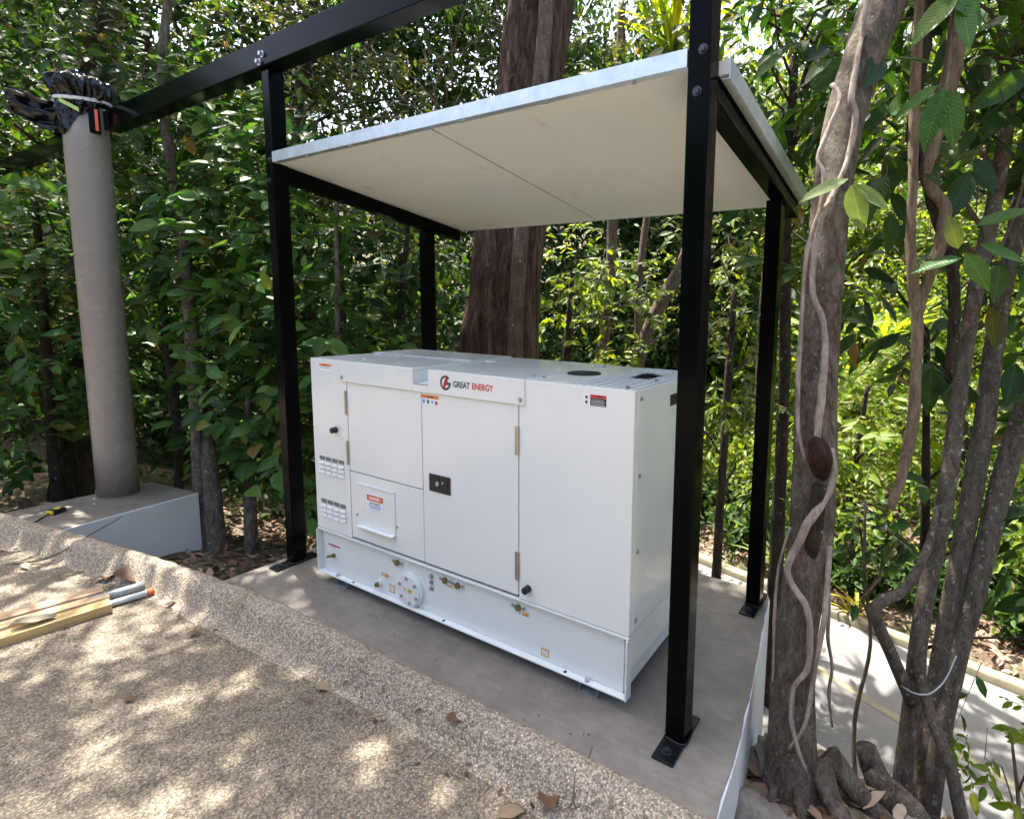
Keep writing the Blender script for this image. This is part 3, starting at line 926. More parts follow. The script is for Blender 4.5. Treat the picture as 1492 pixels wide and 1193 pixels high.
# hatch with sign
ht = box('hatch', -1.648, -1.350, -0.0035, 0.001, 0.420, 0.655, W_, d2, 0.002)
box('hatch_lip', -1.640, -1.352, -0.030, -0.0036, 0.418, 0.4215, W_, ht, 0.001)
box('hatch_lip', -1.638, -1.354, -0.009, -0.0036, 0.646, 0.650, W_, ht, 0.001)
box('hatch_flap', -1.638, -1.354, -0.012, -0.0095, 0.398, 0.4175, W_, ht, 0.001)
for bx_, bz in ((-1.657, 0.470), (-1.342, 0.471)):
    cyl('hatch_bolt', (bx_, 0.001, bz), (0, -1, 0), 0.008, 0.006, M['steel'], ht, 6)
sg = box('danger_sign', -1.570, -1.436, -0.0048, -0.0036, 0.525, 0.606, M['sticker'], d2)
box('sign_header', -1.567, -1.439, -0.0053, -0.0049, 0.573, 0.603, M['redink'], sg)
box('sign_header_field', -1.561, -1.445, -0.0058, -0.0054, 0.5775, 0.5985, M['orangeplastic'], sg)
text('DANGER', -1.503, -0.0061, 0.5815, 0.020, M['sticker'], sg, 'CENTER', bold=0.0006)
text('415 VOLTS', -1.503, -0.0052, 0.5535, 0.0175, M['ink'], sg, 'CENTER', bold=0.0004)
for k in range(3):
    box('sign_line', -1.558 + 0.006 * k, -1.448 - 0.008 * k, -0.0053, -0.0049, 0.546 - 0.007 * k, 0.549 - 0.007 * k, M['blueink'], sg)

# logo on the hood
LY = HY - 0.0004
def ring_seg(name, cx_, cz, r0, r1, a0, a1, mat, parent, y, n=28):
    V, Fq = [], []
    for i in range(n + 1):
        a = R(a0 + (a1 - a0) * i / n)
        for rr_ in (r0, r1):
            V.append((cx_ + rr_ * math.cos(a), y, cz + rr_ * math.sin(a)))
    for i in range(n):
        Fq.append((2 * i, 2 * i + 1, 2 * i + 3, 2 * i + 2))
    return obj_np(name, V, Fq, mat, parent)
lg = ring_seg('logo_ring', -0.969, 1.2475, 0.0235, 0.0345, 42, 355, M['ink'], hood, LY)
bm = bmesh.new()
q_ = [bm.verts.new((x, LY - 0.0002, z)) for x, z in ((-0.966, 1.238), (-0.9345, 1.238), (-0.9345, 1.2505), (-0.966, 1.2505))]
bm.faces.new(q_)
obj_bm('logo_bar', bm, M['ink'], lg)
bm = bmesh.new()
q_ = [bm.verts.new((x, LY - 0.0005, z)) for x, z in ((-0.959, 1.285), (-0.982, 1.2445), (-0.970, 1.2445), (-0.981, 1.208), (-0.954, 1.2535), (-0.967, 1.2535))]
bm.faces.new(q_)
bmesh.ops.triangulate(bm, faces=bm.faces)
obj_bm('logo_bolt', bm, M['redink'], lg)
text('GREAT', -0.921, LY, 1.2335, 0.0385, M['ink'], hood, bold=0.0011, sx=0.86)
text('ENERGY', -0.806, LY, 1.2335, 0.0385, M['redink'], hood, bold=0.0011, sx=0.86)

def sticker(name, x0, x1, z0, z1, y, parts, parent):
    s = box(name, x0, x1, y - 0.0006, y - 0.0001, z0, z1, M['sticker'], parent)
    for nm, a, b, c, e, mt in parts:
        w_, h_ = x1 - x0, z1 - z0
        box(nm, x0 + a * w_, x0 + b * w_, y - 0.0011, y - 0.0007, z0 + c * h_, z0 + e * h_, M[mt], s)
    return s
sticker('warning_sticker', -1.944, -1.836, 1.235, 1.273, 0.0, [('sticker_band', 0, 1, .66, 1, 'orange'), ('sticker_text', .12, .9, .40, .50, 'blueink'), ('sticker_text', .3, .7, .76, .86, 'darkink')], lcol)
sticker('warning_sticker', -1.140, -1.026, 1.127, 1.178, 0.001, [('sticker_band', 0, 1, .68, 1, 'orange'), ('sticker_text', .3, .75, .78, .88, 'darkink'), ('sticker_symbol', .06, .2, .2, .55, 'blueink'),
        ('sticker_symbol', .34, .44, .18, .55, 'darkink'), ('sticker_symbol', .58, .68, .25, .5, 'blueink'), ('sticker_symbol', .8, .94, .18, .5, 'redink')], d3)
s = sticker('danger_label', -0.226, -0.119, 1.223, 1.269, 0.0, [('label_field', .30, .98, .03, .68, 'darkink'), ('label_band', .30, .98, .70, .98, 'redink')], rpan)
for k in range(4):
    box('label_line', -0.190, -0.126 - 0.006 * (k % 2), -0.0015, -0.0012, 1.2275 + k * 0.0063, 1.2290 + k * 0.0063, M['sticker'], s)
box('label_line', -0.165, -0.140, -0.0015, -0.0012, 1.2590, 1.2635, M['darkink'], s)
cyl('label_symbol', (-0.211, -0.0007, 1.256), (0, -1, 0), 0.006, 0.0004, M['darkink'], s, 14)
box('label_symbol', -0.216, -0.206, -0.0011, -0.0007, 1.230, 1.242, M['ink'], s)

# fittings on the base web (web face is y = 0.021)
BY = 0.0205
sticker('warning_sticker', -1.960, -1.855, 0.200, 0.228, BY, [('sticker_band', 0, 1, .62, 1, 'redink'), ('sticker_text', .15, .6, .25, .42, 'blueink')], base)
v_ = cyl('drain_valve', (-1.912, BY, 0.165), (0, -1, 0), 0.013, 0.012, M['brass'], base, 6)
cyl('valve_body', (-1.912, BY - 0.012, 0.165), (-0.5, -1, 0.1), 0.008, 0.03, M['brass'], v_, 10)
dc = cyl('round_flange', (-1.266, BY, 0.148), (0, -1, 0), 0.090, 0.018, M['white_edge'], base, 40, bev=0.002)
pl = cyl('flange_cover', (-1.266, BY - 0.0182, 0.148), (0, -1, 0), 0.080, 0.006, W_, dc, 40, bev=0.0015)
for k in range(6):
    a = R(90 + 60 * k + 8)
    b_ = cyl('cover_bolt', (-1.266 + 0.065 * math.cos(a), BY - 0.0243, 0.148 + 0.065 * math.sin(a)), (0, -1, 0), 0.0095, 0.002, M['steel'], dc, 14)
    cyl('bolt_head', (-1.266 + 0.065 * math.cos(a), BY - 0.0263, 0.148 + 0.065 * math.sin(a)), (0, -1, 0), 0.0065, 0.006, M['steel'], b_, 6)
box('cover_tag', -1.268, -1.238, BY - 0.0248, BY - 0.0243, 0.138, 0.158, M['amber'], pl)
box('cover_mark', -1.290, -1.286, BY - 0.0248, BY - 0.0243, 0.141, 0.158, M['darkink'], pl)
for z in (0.258, 0.227, 0.194):
    b_ = cyl('side_bolt', (-1.118, BY, z), (0, -1, 0), 0.013, 0.003, M['steel'], base, 16)
    cyl('bolt_head', (-1.118, BY - 0.003, z), (0, -1, 0), 0.008, 0.008, M['steel'], b_, 6)
def fitting(x, z, plate=True):
    f_ = box('fitting_plate', x - 0.038, x + 0.040, BY - 0.003, BY - 0.0002, z - 0.020, z + 0.020, M['white_edge'], base, 0.001)
    cyl('fitting_plug', (x, BY - 0.003, z), (0, -1, 0), 0.0155, 0.012, M['brass'], f_, 8)
    for s_ in (-1, 1):
        cyl('fitting_bolt', (x + s_ * 0.031, BY - 0.003, z + 0.002), (0, -1, 0), 0.0085, 0.006, M['steel'], f_, 6)
fitting(-1.365, 0.266); fitting(-1.018, 0.266); fitting(-0.935, 0.263); fitting(-0.563, 0.266)
for x, z in ((-1.478, 0.156), (-1.005, 0.236), (-0.545, 0.232)):
    t_ = box('amber_tag', x, x + 0.036, BY - 0.0008, BY - 0.0003, z, z + 0.018, M['amber'], base)
    box('tag_mark', x - 0.016, x - 0.011, BY - 0.0008, BY - 0.0003, z + 0.002, z + 0.020, M['darkink'], base)
    box('tag_text', x + 0.004, x + 0.03, BY - 0.0012, BY - 0.0009, z + 0.006, z + 0.011, M['orange'], t_)
p_ = cyl('drain_plug', (-1.515, BY, 0.108), (0.0, -1, 0), 0.021, 0.014, M['white_edge'], base, 20)
cyl('plug_head', (-1.515, BY - 0.014, 0.108), (0, -1, 0), 0.013, 0.014, M['brass'], p_, 8)
for x0, x1, z0, z1 in ((-1.440, -1.398, 0.082, 0.126), (-0.440, -0.398, 0.078, 0.116)):
    s = box('amber_square', x0, x1, BY - 0.0008, BY - 0.0003, z0, z1, M['amber'], base)
    box('square_field', x0 + 0.007, x1 - 0.007, BY - 0.0013, BY - 0.0009, z0 + 0.008, z1 - 0.008, M['sticker'], s)
    ring_seg('square_symbol', (x0 + x1) / 2, (z0 + z1) / 2, 0.006, 0.0085, 0, 360, M['ink'], s, BY - 0.0015, 16)

# ------------------------------------------------------------------ shelter
SLOPE = -0.138
def roof_z(y): return 2.385 + SLOPE * (y + 0.04)
sh = thing('shelter', 'black steel post shelter with flat cream roof panel over the generator', 'shelter', (-1.06, 0.5, 0))
PW, PD = 0.076, 0.085
posts = [(-2.386, -0.038, 2.885), (0.182, -0.038, 2.885), (-2.406, 1.046, roof_z(1.046) - 0.082), (0.165, 1.046, roof_z(1.046) - 0.082)]
for x, y, zt in posts:
    po = box('post', x, x + PW, y, y + PD, 0.006, zt, M['black'], sh, 0.006, 3)
    pb = box('base_plate', x - 0.004, x + PW + 0.004, y - 0.105, y + PD + 0.075, 0.0, 0.011, M['blackplate'], po, 0.002)
    for yy in (y - 0.062, y + PD + 0.04):
        b_ = cyl('anchor_bolt', (x + PW / 2, yy, 0.011), (0, 0, 1), 0.017, 0.003, M['bolt'], po, 18)
        cyl('anchor_nut', (x + PW / 2, yy, 0.014), (0, 0, 1), 0.012, 0.010, M['bolt'], b_, 6)
    # weld bead round the foot
    tubes_obj('weld_bead', [tube([(x - 0.002, y - 0.002, 0.012, 0.005), (x + PW + 0.002, y - 0.002, 0.012, 0.005), (x + PW + 0.002, y + PD + 0.002, 0.012, 0.005)], 0.008, 6, 0.2, seed=3)], M['blackplate'], po)
    if y < 0:
        zs_ = ((2.425, 2.30) if x > 0 else (2.395, 2.285))
        for z, dx in zip(zs_, (0.052, 0.036)):
            w_ = cyl('post_bolt', (x + dx, y, z), (0, -1, 0), 0.016, 0.003, M['bolt'], po, 18)
            cyl('bolt_head', (x + dx, y - 0.003, z), (0, -1, 0), 0.0105, 0.009, M['bolt'], w_, 6)
beam = box('top_beam', -4.62, 0.55, -0.060, 0.040, 2.887, 3.025, M['black'], sh, 0.005, 3)
for bx_, bz in ((-2.318, 2.945), (-2.352, 2.912)):
    w_ = cyl('beam_bolt', (bx_, -0.060, bz), (0, -1, 0), 0.018, 0.004, M['boltsilver'], beam, 18)
    cyl('bolt_head', (bx_, -0.064, bz), (0, -1, 0), 0.012, 0.016, M['boltsilver'], w_, 6)

def sloped_box(name, x0, x1, y0, y1, zoff0, zoff1, mat, parent, bev=0.0):
    """box whose underside follows the roof slope (roof_z + zoff)"""
    bm = bmesh.new()
    add_box(bm, x0, x1, y0, y1, 0, 1, 0)
    for v in bm.verts:
        v.co.z = roof_z(v.co.y) + (zoff0 if v.co.z < 0.5 else zoff1)
    if bev:
        bmesh.ops.bevel(bm, geom=list(bm.edges), offset=bev, segments=2, profile=0.6, affect='EDGES')
    return obj_bm(name, bm, mat, parent)
RB = 1.385
for x0, x1 in ((-2.386, -2.310), (0.186, 0.258)):
    sb = sloped_box('side_beam', x0, x1, 0.049, RB - 0.015, -0.082, -0.001, M['black'], sh, 0.004)
    sloped_box('beam_ledge', x0 - 0.004 if x0 > 0 else x1 + 0.0005, x0 - 0.0005 if x0 > 0 else x1 + 0.004, 0.055, RB - 0.05, -0.078, -0.06, M['black'], sb)
# two cream panels with a joint
for i, (x0, x1) in enumerate(((-2.306, -1.053), (-1.049, 0.178))):
    rp = sloped_box('roof_panel', x0, x1, -0.036, RB, 0.0, 0.046, M['panel'], sh)
    if i == 0:
        sloped_box('panel_edge', -2.402, -2.3065, 0.052, RB, 0.001, 0.046, M['panel'], rp)
    else:
        sloped_box('panel_edge', 0.1785, 0.292, 0.052, RB, 0.001, 0.046, M['panel'], rp)
sloped_box('joint_strip', -1.056, -1.046, -0.034, RB - 0.002, -0.0025, -0.0003, M['joint'], sh)
# galvanised edge trim: front, right, left
ft_ = sloped_box('front_trim', -2.309, 0.181, -0.0425, -0.0385, -0.004, 0.052, M['galv'], sh)
sloped_box('trim_return', -2.309, 0.181, -0.0384, -0.016, -0.0045, -0.0015, M['galv'], ft_)
sloped_box('trim_cap', -2.309, 0.181, -0.0384, 0.02, 0.0485, 0.052, M['galv'], ft_)
rt_ = sloped_box('right_trim', 0.2925, 0.2965, 0.049, RB + 0.004, -0.016, 0.052, M['galv'], sh)
sloped_box('trim_return', 0.268, 0.2924, 0.049, RB + 0.002, -0.0165, -0.0135, M['galv'], rt_)
sloped_box('left_trim', -2.4065, -2.4025, 0.049, RB + 0.004, -0.004, 0.052, M['galv'], sh)
sloped_box('rear_trim', -2.402, 0.292, RB + 0.0005, RB + 0.0045, -0.006, 0.052, M['galv'], sh)
for x in (-2.0, -1.62, -1.24, -0.84, -0.40, -0.02):
    cyl('trim_screw', (x, -0.027, roof_z(-0.027) - 0.0044), (0, 0, -1), 0.0075, 0.006, M['steel'], ft_, 8)

# beam running on behind the pillar
fb = box('steel_beam', -7.6, -4.82, -0.045, 0.045, 2.885, 3.02, M['black'], None, 0.005)
tag(fb, 'dark steel beam passing into the leaves behind the plastic wrapped pillar', 'beam')

# ------------------------------------------------------------------ pillar and plinth
bm = bmesh.new()
pts = [(-4.235, 0.235), (-4.87, 0.14), (-4.90, -0.80), (-4.14, -0.66)]
vb = [bm.verts.new((x, y, -0.75)) for x, y in pts]
vt = [bm.verts.new((x, y, 0.000)) for i, (x, y) in enumerate(pts)]
bm.faces.new(vb[::-1])
bm.faces.new(vt)
for i in range(4):
    j = (i + 1) % 4
    bm.faces.new((vb[i], vb[j], vt[j], vt[i]))
bmesh.ops.recalc_face_normals(bm, faces=bm.faces)
bmesh.ops.bevel(bm, geom=list(bm.edges), offset=0.008, segments=2, profile=0.6, affect='EDGES')
pn = thing('plinth', 'low concrete block with grey top and white side beside the kerb', 'plinth', (-4.6, -0.25, -0.45))
obj_bm('block', bm, M['plinth_side'], pn)
bm = bmesh.new()
pts = [(-4.244, 0.227), (-4.864, 0.133), (-4.89, -0.792), (-4.15, -0.652)]
vt = [bm.verts.new((x, y, 0.0025)) for i, (x, y) in enumerate(pts)]
vb = [bm.verts.new((x, y, -0.01)) for x, y in pts]
bm.faces.new(vt)
for i in range(4):
    j = (i + 1) % 4
    bm.faces.new((vb[i], vb[j], vt[j], vt[i]))
bmesh.ops.recalc_face_normals(bm, faces=bm.faces)
obj_bm('painted_top', bm, M['pad'], pn)

PCX, PCY, PR = -4.73, -0.135, 0.135
pc = thing('pillar', 'tall round taupe painted pillar standing on the concrete block', 'pillar', (PCX, PCY, 0.0))
pv_, pq_, pc_ = tube([(PCX, PCY, 0.001, PR), (PCX, PCY, 1.5, PR), (PCX, PCY, 3.1, PR)], 0.3, 64)
tubes_obj('shaft', [(pv_, pq_, pc_)], M['pillar'], pc)
tubes_obj('base_joint', [tube([(PCX + (PR + 0.003) * math.cos(a), PCY + (PR + 0.003) * math.sin(a), 0.006, 0.006) for a in np.linspace(0, 2 * np.pi, 33)], 0.02, 6, 0.2)], M['pad'], pc)

# black plastic wrapped over the pillar top, tied with cord
pw = thing('plastic_wrap', 'crumpled black plastic sheet tied over the top of the pillar', 'plastic sheet', (PCX, PCY, 2.7))
gp = np.random.default_rng(5)
na, nr = 180, 40
prof_w = [(2.83, 1.08), (2.88, 1.16), (2.93, 1.18), (2.99, 1.26), (3.04, 1.20), (3.07, 1.13), (3.095, 1.24), (3.14, 1.42), (3.19, 1.45), (3.23, 1.3), (3.255, 1.0), (3.265, 0.5), (3.265, 0.02)]
zz = np.linspace(0, 1, nr)
pz = np.interp(zz, np.linspace(0, 1, len(prof_w)), [p[0] for p in prof_w])
prr = np.interp(zz, np.linspace(0, 1, len(prof_w)), [p[1] for p in prof_w])
V = []
phs = gp.uniform(0, 6.28, 8)
for i in range(nr):
    for k in range(na):
        a = k / na * 2 * np.pi
        rg = lambda k_, p_, sh_: (1 - abs(math.sin(k_ * a + p_ + sh_ * (pz[i] - 3.07)))) ** 2
        pl_ = 0.30 * rg(3.5, phs[0], 5) + 0.24 * rg(6.5, phs[1], -4) + 0.16 * rg(10.5, phs[2], 7) + 0.10 * math.sin(2 * a + phs[3] + 8 * pz[i]) - 0.22
        tight = np.exp(-((pz[i] - 3.07) / 0.022) ** 2)
        r_ = PR * (prr[i] + pl_ * (1 - 0.8 * tight) + 0.008 * gp.normal())
        r_ = max(r_, PR * 1.035)
        zc_ = pz[i]
        if zc_ < 3.07:
            zc_ = 3.07 - (3.07 - zc_) * max(.14, 1.12 * ((1 + math.cos(a - R(250))) / 2) ** 1.25) * (1 + .10 * math.sin(5 * a + 1))
        V.append((PCX + r_ * math.cos(a), PCY + r_ * math.sin(a), zc_ + 0.003 * gp.normal()))
Fq = [(i * na + k, i * na + (k + 1) % na, (i + 1) * na + (k + 1) % na, (i + 1) * na + k) for i in range(nr - 1) for k in range(na)]
sheet = obj_np('sheet', V, Fq, M['plasticbag'], pw, True)
# loose tail of plastic blowing to the left
V, Fq = [], []
nu, nv = 44, 28
for i in range(nu):
    t = i / (nu - 1)
    cxp = PCX - 0.02 - 0.10 * t; cyp = PCY - 0.12 - 0.27 * t
    half = 0.10 + 0.02 * math.sin(2.5 * t) - 0.03 * t
    for j in range(nv):
        s_ = j / (nv - 1) * 2 - 1
        w_ = 0.026 * math.sin(6.5 * s_ + 5 * t) + 0.014 * math.sin(13 * s_ - 7 * t) + 0.010 * math.sin(17 * t + 3 * s_)
        V.append((cxp + w_ * .9, cyp + w_ * .35, 2.955 + s_ * half + 0.05 * t * t - 0.02 * math.sin(5 * t)))
Fq = [(i * nv + j, i * nv + j + 1, (i + 1) * nv + j + 1, (i + 1) * nv + j) for i in range(nu - 1) for j in range(nv - 1)]
obj_np('loose_tail', V, Fq, M['plasticbag'], pw, True)
tubes_obj('tie_cord', [tube([(PCX + PR * 1.2 * math.cos(a), PCY + PR * 1.2 * math.sin(a), 3.07 + 0.008 * math.sin(2 * a) + dz, 0.008) for a in np.linspace(0, 2 * np.pi, 49)], 0.03, 7, 0.1) for dz in (0, 0.011)], M['cord'], pw)
bm = bmesh.new()
a0, a1 = R(-62), R(-25)
q_ = [(a0, 3.055), (a1, 2.995), (a1, 2.965), (a0, 3.027)]
vs_ = [bm.verts.new((PCX + PR * 1.36 * math.cos(a), PCY + PR * 1.36 * math.sin(a), z)) for a, z in q_]
bm.faces.new(vs_)
ob = obj_bm('lime_tape', bm, M['limetag'], pw)

sl = thing('beam_bracket', 'small black bracket with bright orange strip where the beam meets the pillar', 'bracket', (-4.592, -0.118, 2.86), R(73.6))
ORG[sl.name] = np.zeros(3)
bm = bmesh.new(); add_box(bm, -0.036, 0.030, -0.012, 0.05, -0.02, 0.17, 0.008); obj_bm('bracket', bm, M['black'], sl)
bm = bmesh.new(); add_box(bm, 0.0, 0.019, -0.022, -0.0125, 0.0, 0.155, 0.003); obj_bm('orange_strip', bm, M['orangeplastic'], sl)

# ------------------------------------------------------------------ tape measure
tm = thing('tape_measure', 'yellow and black tape measure lying on the pillar block', 'tape measure', (-4.58, -0.545, 0.003), R(25))
tm_org = ORG[tm.name]
ORG[tm.name] = np.zeros(3)
bm = bmesh.new()
add_box(bm, -0.035, 0.035, -0.045, 0.045, 0.0, 0.034, 0.012, 3)
obj_bm('case', bm, M['rubber'], tm)
bm = bmesh.new(); add_box(bm, -0.031, 0.031, -0.052, -0.012, 0.003, 0.031, 0.008); obj_bm('yellow_shell', bm, M['yellow'], tm)
cyl('label', (0.0, 0.008, 0.034), (0, 0, 1), 0.021, 0.0015, M['yellow'], tm, 20)
tubes_obj('belt_strap', [tube([(0, -0.05, 0.012, 0.006), (0.02, -0.10, 0.008, 0.005), (0.045, -0.16, 0.006, 0.004), (0.06, -0.20, 0.005, 0.003)], 0.02, 6)], M['rubber'], tm)

# ------------------------------------------------------------------ timber, pipes
def batten(x0, y0, x1, y1, w, h, mat, label, z=-0.063):
    dx, dy = x1 - x0, y1 - y0
    L_ = math.hypot(dx, dy)
    o = thing('timber_batten', label, 'timber', ((x0 + x1) / 2, (y0 + y1) / 2, z), math.atan2(dy, dx) - math.pi / 2, 'timber battens on the driveway')
    ORG[o.name] = np.zeros(3)
    bm = bmesh.new()
    add_box(bm, -w / 2, w / 2, -L_ / 2, L_ / 2, 0.0, h, 0.003)
    obj_bm('plank', bm, mat, o)
    return o
batten(-2.965, -0.745, -3.16, -1.75, 0.085, 0.045, M['timber_a'], 'reddish timber batten farthest from the camera of the three on the driveway')
batten(-2.862, -0.750, -3.03, -1.75, 0.075, 0.045, M['timber_b'], 'pale timber batten in the middle of the three on the driveway')
batten(-2.755, -0.775, -2.87, -1.75, 0.085, 0.048, M['timber_c'], 'yellowish timber batten nearest the camera with a grey leaf on it')
gp_ = thing('metal_pipe', 'dull grey pipe lying past the timber ends on the driveway', 'pipe', (-2.86, -0.75, -0.05))
tubes_obj('pipe_body', [tube([(-2.900, -0.83, -0.040, 0.024), (-2.858, -0.595, -0.038, 0.024)], 0.1, 24)], M['greyrod'], gp_, False)
wp_ = thing('white_pipe', 'thin white pipe with a red end cap beside the grey pipe', 'pipe', (-2.78, -0.75, -0.05))
tubes_obj('pipe_body', [tube([(-2.80, -0.83, -0.047, 0.017), (-2.762, -0.615, -0.046, 0.017)], 0.1, 24)], M['whiterod'], wp_, False)
tubes_obj('end_cap', [tube([(-2.7618, -0.614, -0.046, 0.019), (-2.757, -0.585, -0.046, 0.018)], 0.1, 24)], M['orangeplastic'], wp_, False)

# ------------------------------------------------------------------ foliage helpers
def leaf_template(kind):
    if kind == 'mass':      # 6 triangles, folded ellipse
        V = np.array([(0, 0, 0), (.28, .40, .07), (.66, .38, .05), (1, 0, -.10), (.66, -.38, .05), (.28, -.40, .07), (.47, 0, -.02)])
        Fc = np.array([(0, 6, 1), (6, 2, 1), (6, 3, 2), (0, 5, 6), (6, 5, 4), (6, 4, 3)])
    elif kind == 'far':     # 4 triangles
        V = np.array([(0, 0, 0), (.45, .45, .07), (1, 0, -.08), (.45, -.45, .07), (.5, 0, -.03)])
        Fc = np.array([(0, 4, 1), (4, 2, 1), (0, 3, 4), (4, 3, 2)])
    else:                   # 'blade' long strap
        V = np.array([(0, -.5, 0), (0, .5, 0), (.35, -.5, .10), (.35, .5, .10), (.7, -.4, .08), (.7, .4, .08), (1, 0, -.08)])
        Fc = np.array([(0, 2, 3), (0, 3, 1), (2, 4, 5), (2, 5, 3), (4, 6, 5)])
    return V, Fc

def frames(Dr, Nr):
    x = Dr / (np.linalg.norm(Dr, axis=1)[:, None] + 1e-9)
    z = Nr - x * (Nr * x).sum(1)[:, None]
    z /= np.linalg.norm(z, axis=1)[:, None] + 1e-9
    y = np.cross(z, x)
    return x, y, z

def leaves_mesh(P, Dr, Nr, L, wr, kind):
    TV, TF = leaf_template(kind)
    x, y, z = frames(Dr, Nr)
    W2 = L * wr
    V = (P[:, None, :] + TV[None, :, 0, None] * (L[:, None] * x)[:, None, :]
         + TV[None, :, 1, None] * (W2[:, None] * y)[:, None, :]
         + TV[None, :, 2, None] * (L[:, None] * z)[:, None, :])
    n, k = len(P), len(TV)
    Fc = (TF[None] + (np.arange(n) * k)[:, None, None]).reshape(-1, 3)
    return V.reshape(-1, 3), Fc

def crown_leaves(clumps, per_m3, leaf, g, lp=7, droop=0.35, sub=5, face=(0.30, -0.55, 0.75)):
    face = np.array(face)
    """twigs in clumps; returns leaf arrays and twig segments"""
    P, Dr, Nr, L, tw = [], [], [], [], []
    for cl_ in clumps:
        cx_, cy_, cz_, r = cl_[:4]
        c = np.array([cx_, cy_, cz_])
        nt = max(6, int((cl_[4] if len(cl_) > 4 else 1.0) * per_m3 * 4.2 * r ** 3 / lp))
        subs = c + g.normal(0, 1, (sub, 3)) * r * np.array([.55, .55, .55])
        for _ in range(nt):
            s_ = subs[g.integers(sub)]
            o = s_ + g.normal(0, 1, 3) * r * 0.33
            out = o - c
            out = out / (np.linalg.norm(out) + 1e-6) + g.normal(0, .5, 3) + np.array([0, 0, .15])
            out /= np.linalg.norm(out)
            tl = leaf * g.uniform(1.6, 3.0)
            e = o + out * tl
            tw.append((o, e))
            n = g.integers(lp - 2, lp + 3)
            t = (np.arange(n) + 0.7) / n
            side = np.cross(out, np.array([0, 0, 1.0])); side /= np.linalg.norm(side) + 1e-6
            for k in range(n):
                p = o + out * tl * t[k] - np.array([0, 0, 0.06 * tl * t[k] ** 2])
                sg = 1 if k % 2 else -1
                dv = out * 0.55 + side * sg * g.uniform(.6, 1.0) + g.normal(0, .22, 3) + np.array([0, 0, -droop * g.uniform(0.2, 1.6)])
                if k == n - 1:
                    dv = out + np.array([0, 0, -droop]) + g.normal(0, .1, 3)
                P.append(p); Dr.append(dv)
                Nr.append(face + g.normal(0, .40, 3) + out * .2)
                L.append(leaf * g.uniform(.45, 1.3))
    return np.array(P), np.array(Dr), np.array(Nr), np.array(L), tw

def twig_tubes(tw, r=0.004):
    out = []
    for o, e in tw:
        out.append((o, e))
    o = np.array([a for a, b in out]); e = np.array([b for a, b in out])
    d_ = e - o
    d_ /= np.linalg.norm(d_, axis=1)[:, None]
    u = np.cross(d_, np.array([0.3, 0.2, 1.0])); u /= np.linalg.norm(u, axis=1)[:, None]
    w = np.cross(d_, u)
    V = []
    for a in (0, 2.094, 4.189):
        V.append(o + r * (math.cos(a) * u + math.sin(a) * w))
    for a in (0, 2.094, 4.189):
        V.append(e + r * .4 * (math.cos(a) * u + math.sin(a) * w))
    V = np.stack(V, 1)
    T = np.array([(0, 1, 4), (0, 4, 3), (1, 2, 5), (1, 5, 4), (2, 0, 3), (2, 3, 5)])
    Fc = (T[None] + (np.arange(len(o)) * 6)[:, None, None]).reshape(-1, 3)
    return V.reshape(-1, 3), Fc

def single_leaf_mesh(name, wr, curl=0.12, serr=0.0, seg=7, wave=0.02, pointy=1.0):
    V, Fc = [], []
    for i in range(seg + 1):
        t = i / seg
        w = wr * 0.5 * (math.sin(math.pi * t ** 0.85) ** 0.8) * (1 - 0.25 * t * pointy) if 0 < i < seg else 0.004
        zc = -curl * t * t
        ed = 0.10 * w * 2 + wave * math.sin(t * 11)
        V += [(t, -w, zc + ed), (t, -w * .5, zc + ed * .35), (t, 0, zc - 0.012), (t, w * .5, zc + ed * .35), (t, w, zc + ed)]
    for i in range(seg):
        for j in range(4):
            a = i * 5 + j
            Fc.append((a, a + 5, a + 6, a + 1))
    me = mesh_np(name, np.array(V), np.array(Fc))
    me.shade_smooth()
    return me
LEAF_MESH = {}
def leaf_parts(parent, P, Dr, Nr, L, wr, mat, key):
    og = origin_of(parent)
    if key not in LEAF_MESH:
        LEAF_MESH[key] = [single_leaf_mesh('leaf', wr * f, c, 0, 6, w_) for f, c, w_ in ((1.0, .10, .01), (1.12, .2, .018), (.9, .05, .012))]
        for me in LEAF_MESH[key]:
            me.materials.append(VEIN.get(mat.name, mat))
    x, y, z = frames(Dr, Nr)
    for i in range(len(P)):
        o = bpy.data.objects.new('leaf', LEAF_MESH[key][i % 3])
        m = Matrix(((x[i][0], y[i][0], z[i][0]), (x[i][1], y[i][1], z[i][1]), (x[i][2], y[i][2], z[i][2]))).to_4x4()
        m = m @ Matrix.Scale(L[i], 4)
        m.translation = P[i] - og
        o.matrix_basis = m
        o.parent = parent
        col.objects.link(o)

def branch_to(base_pts, c, g, r0):
    """curved branch from the nearest trunk point below to a clump centre"""
    B = np.asarray(base_pts)[:, :3]
    c = np.array(c)
    dd = np.linalg.norm(B - (c - np.array([0, 0, .4])), axis=1)
    b = B[np.argmin(dd)]
    m1 = b * .6 + c * .4 + g.normal(0, .06, 3) + np.array([0, 0, .05])
    m2 = b * .25 + c * .75 + g.normal(0, .06, 3)
    return [(*b, r0), (*m1, r0 * .75), (*m2, r0 * .5), (*c, r0 * .25)]

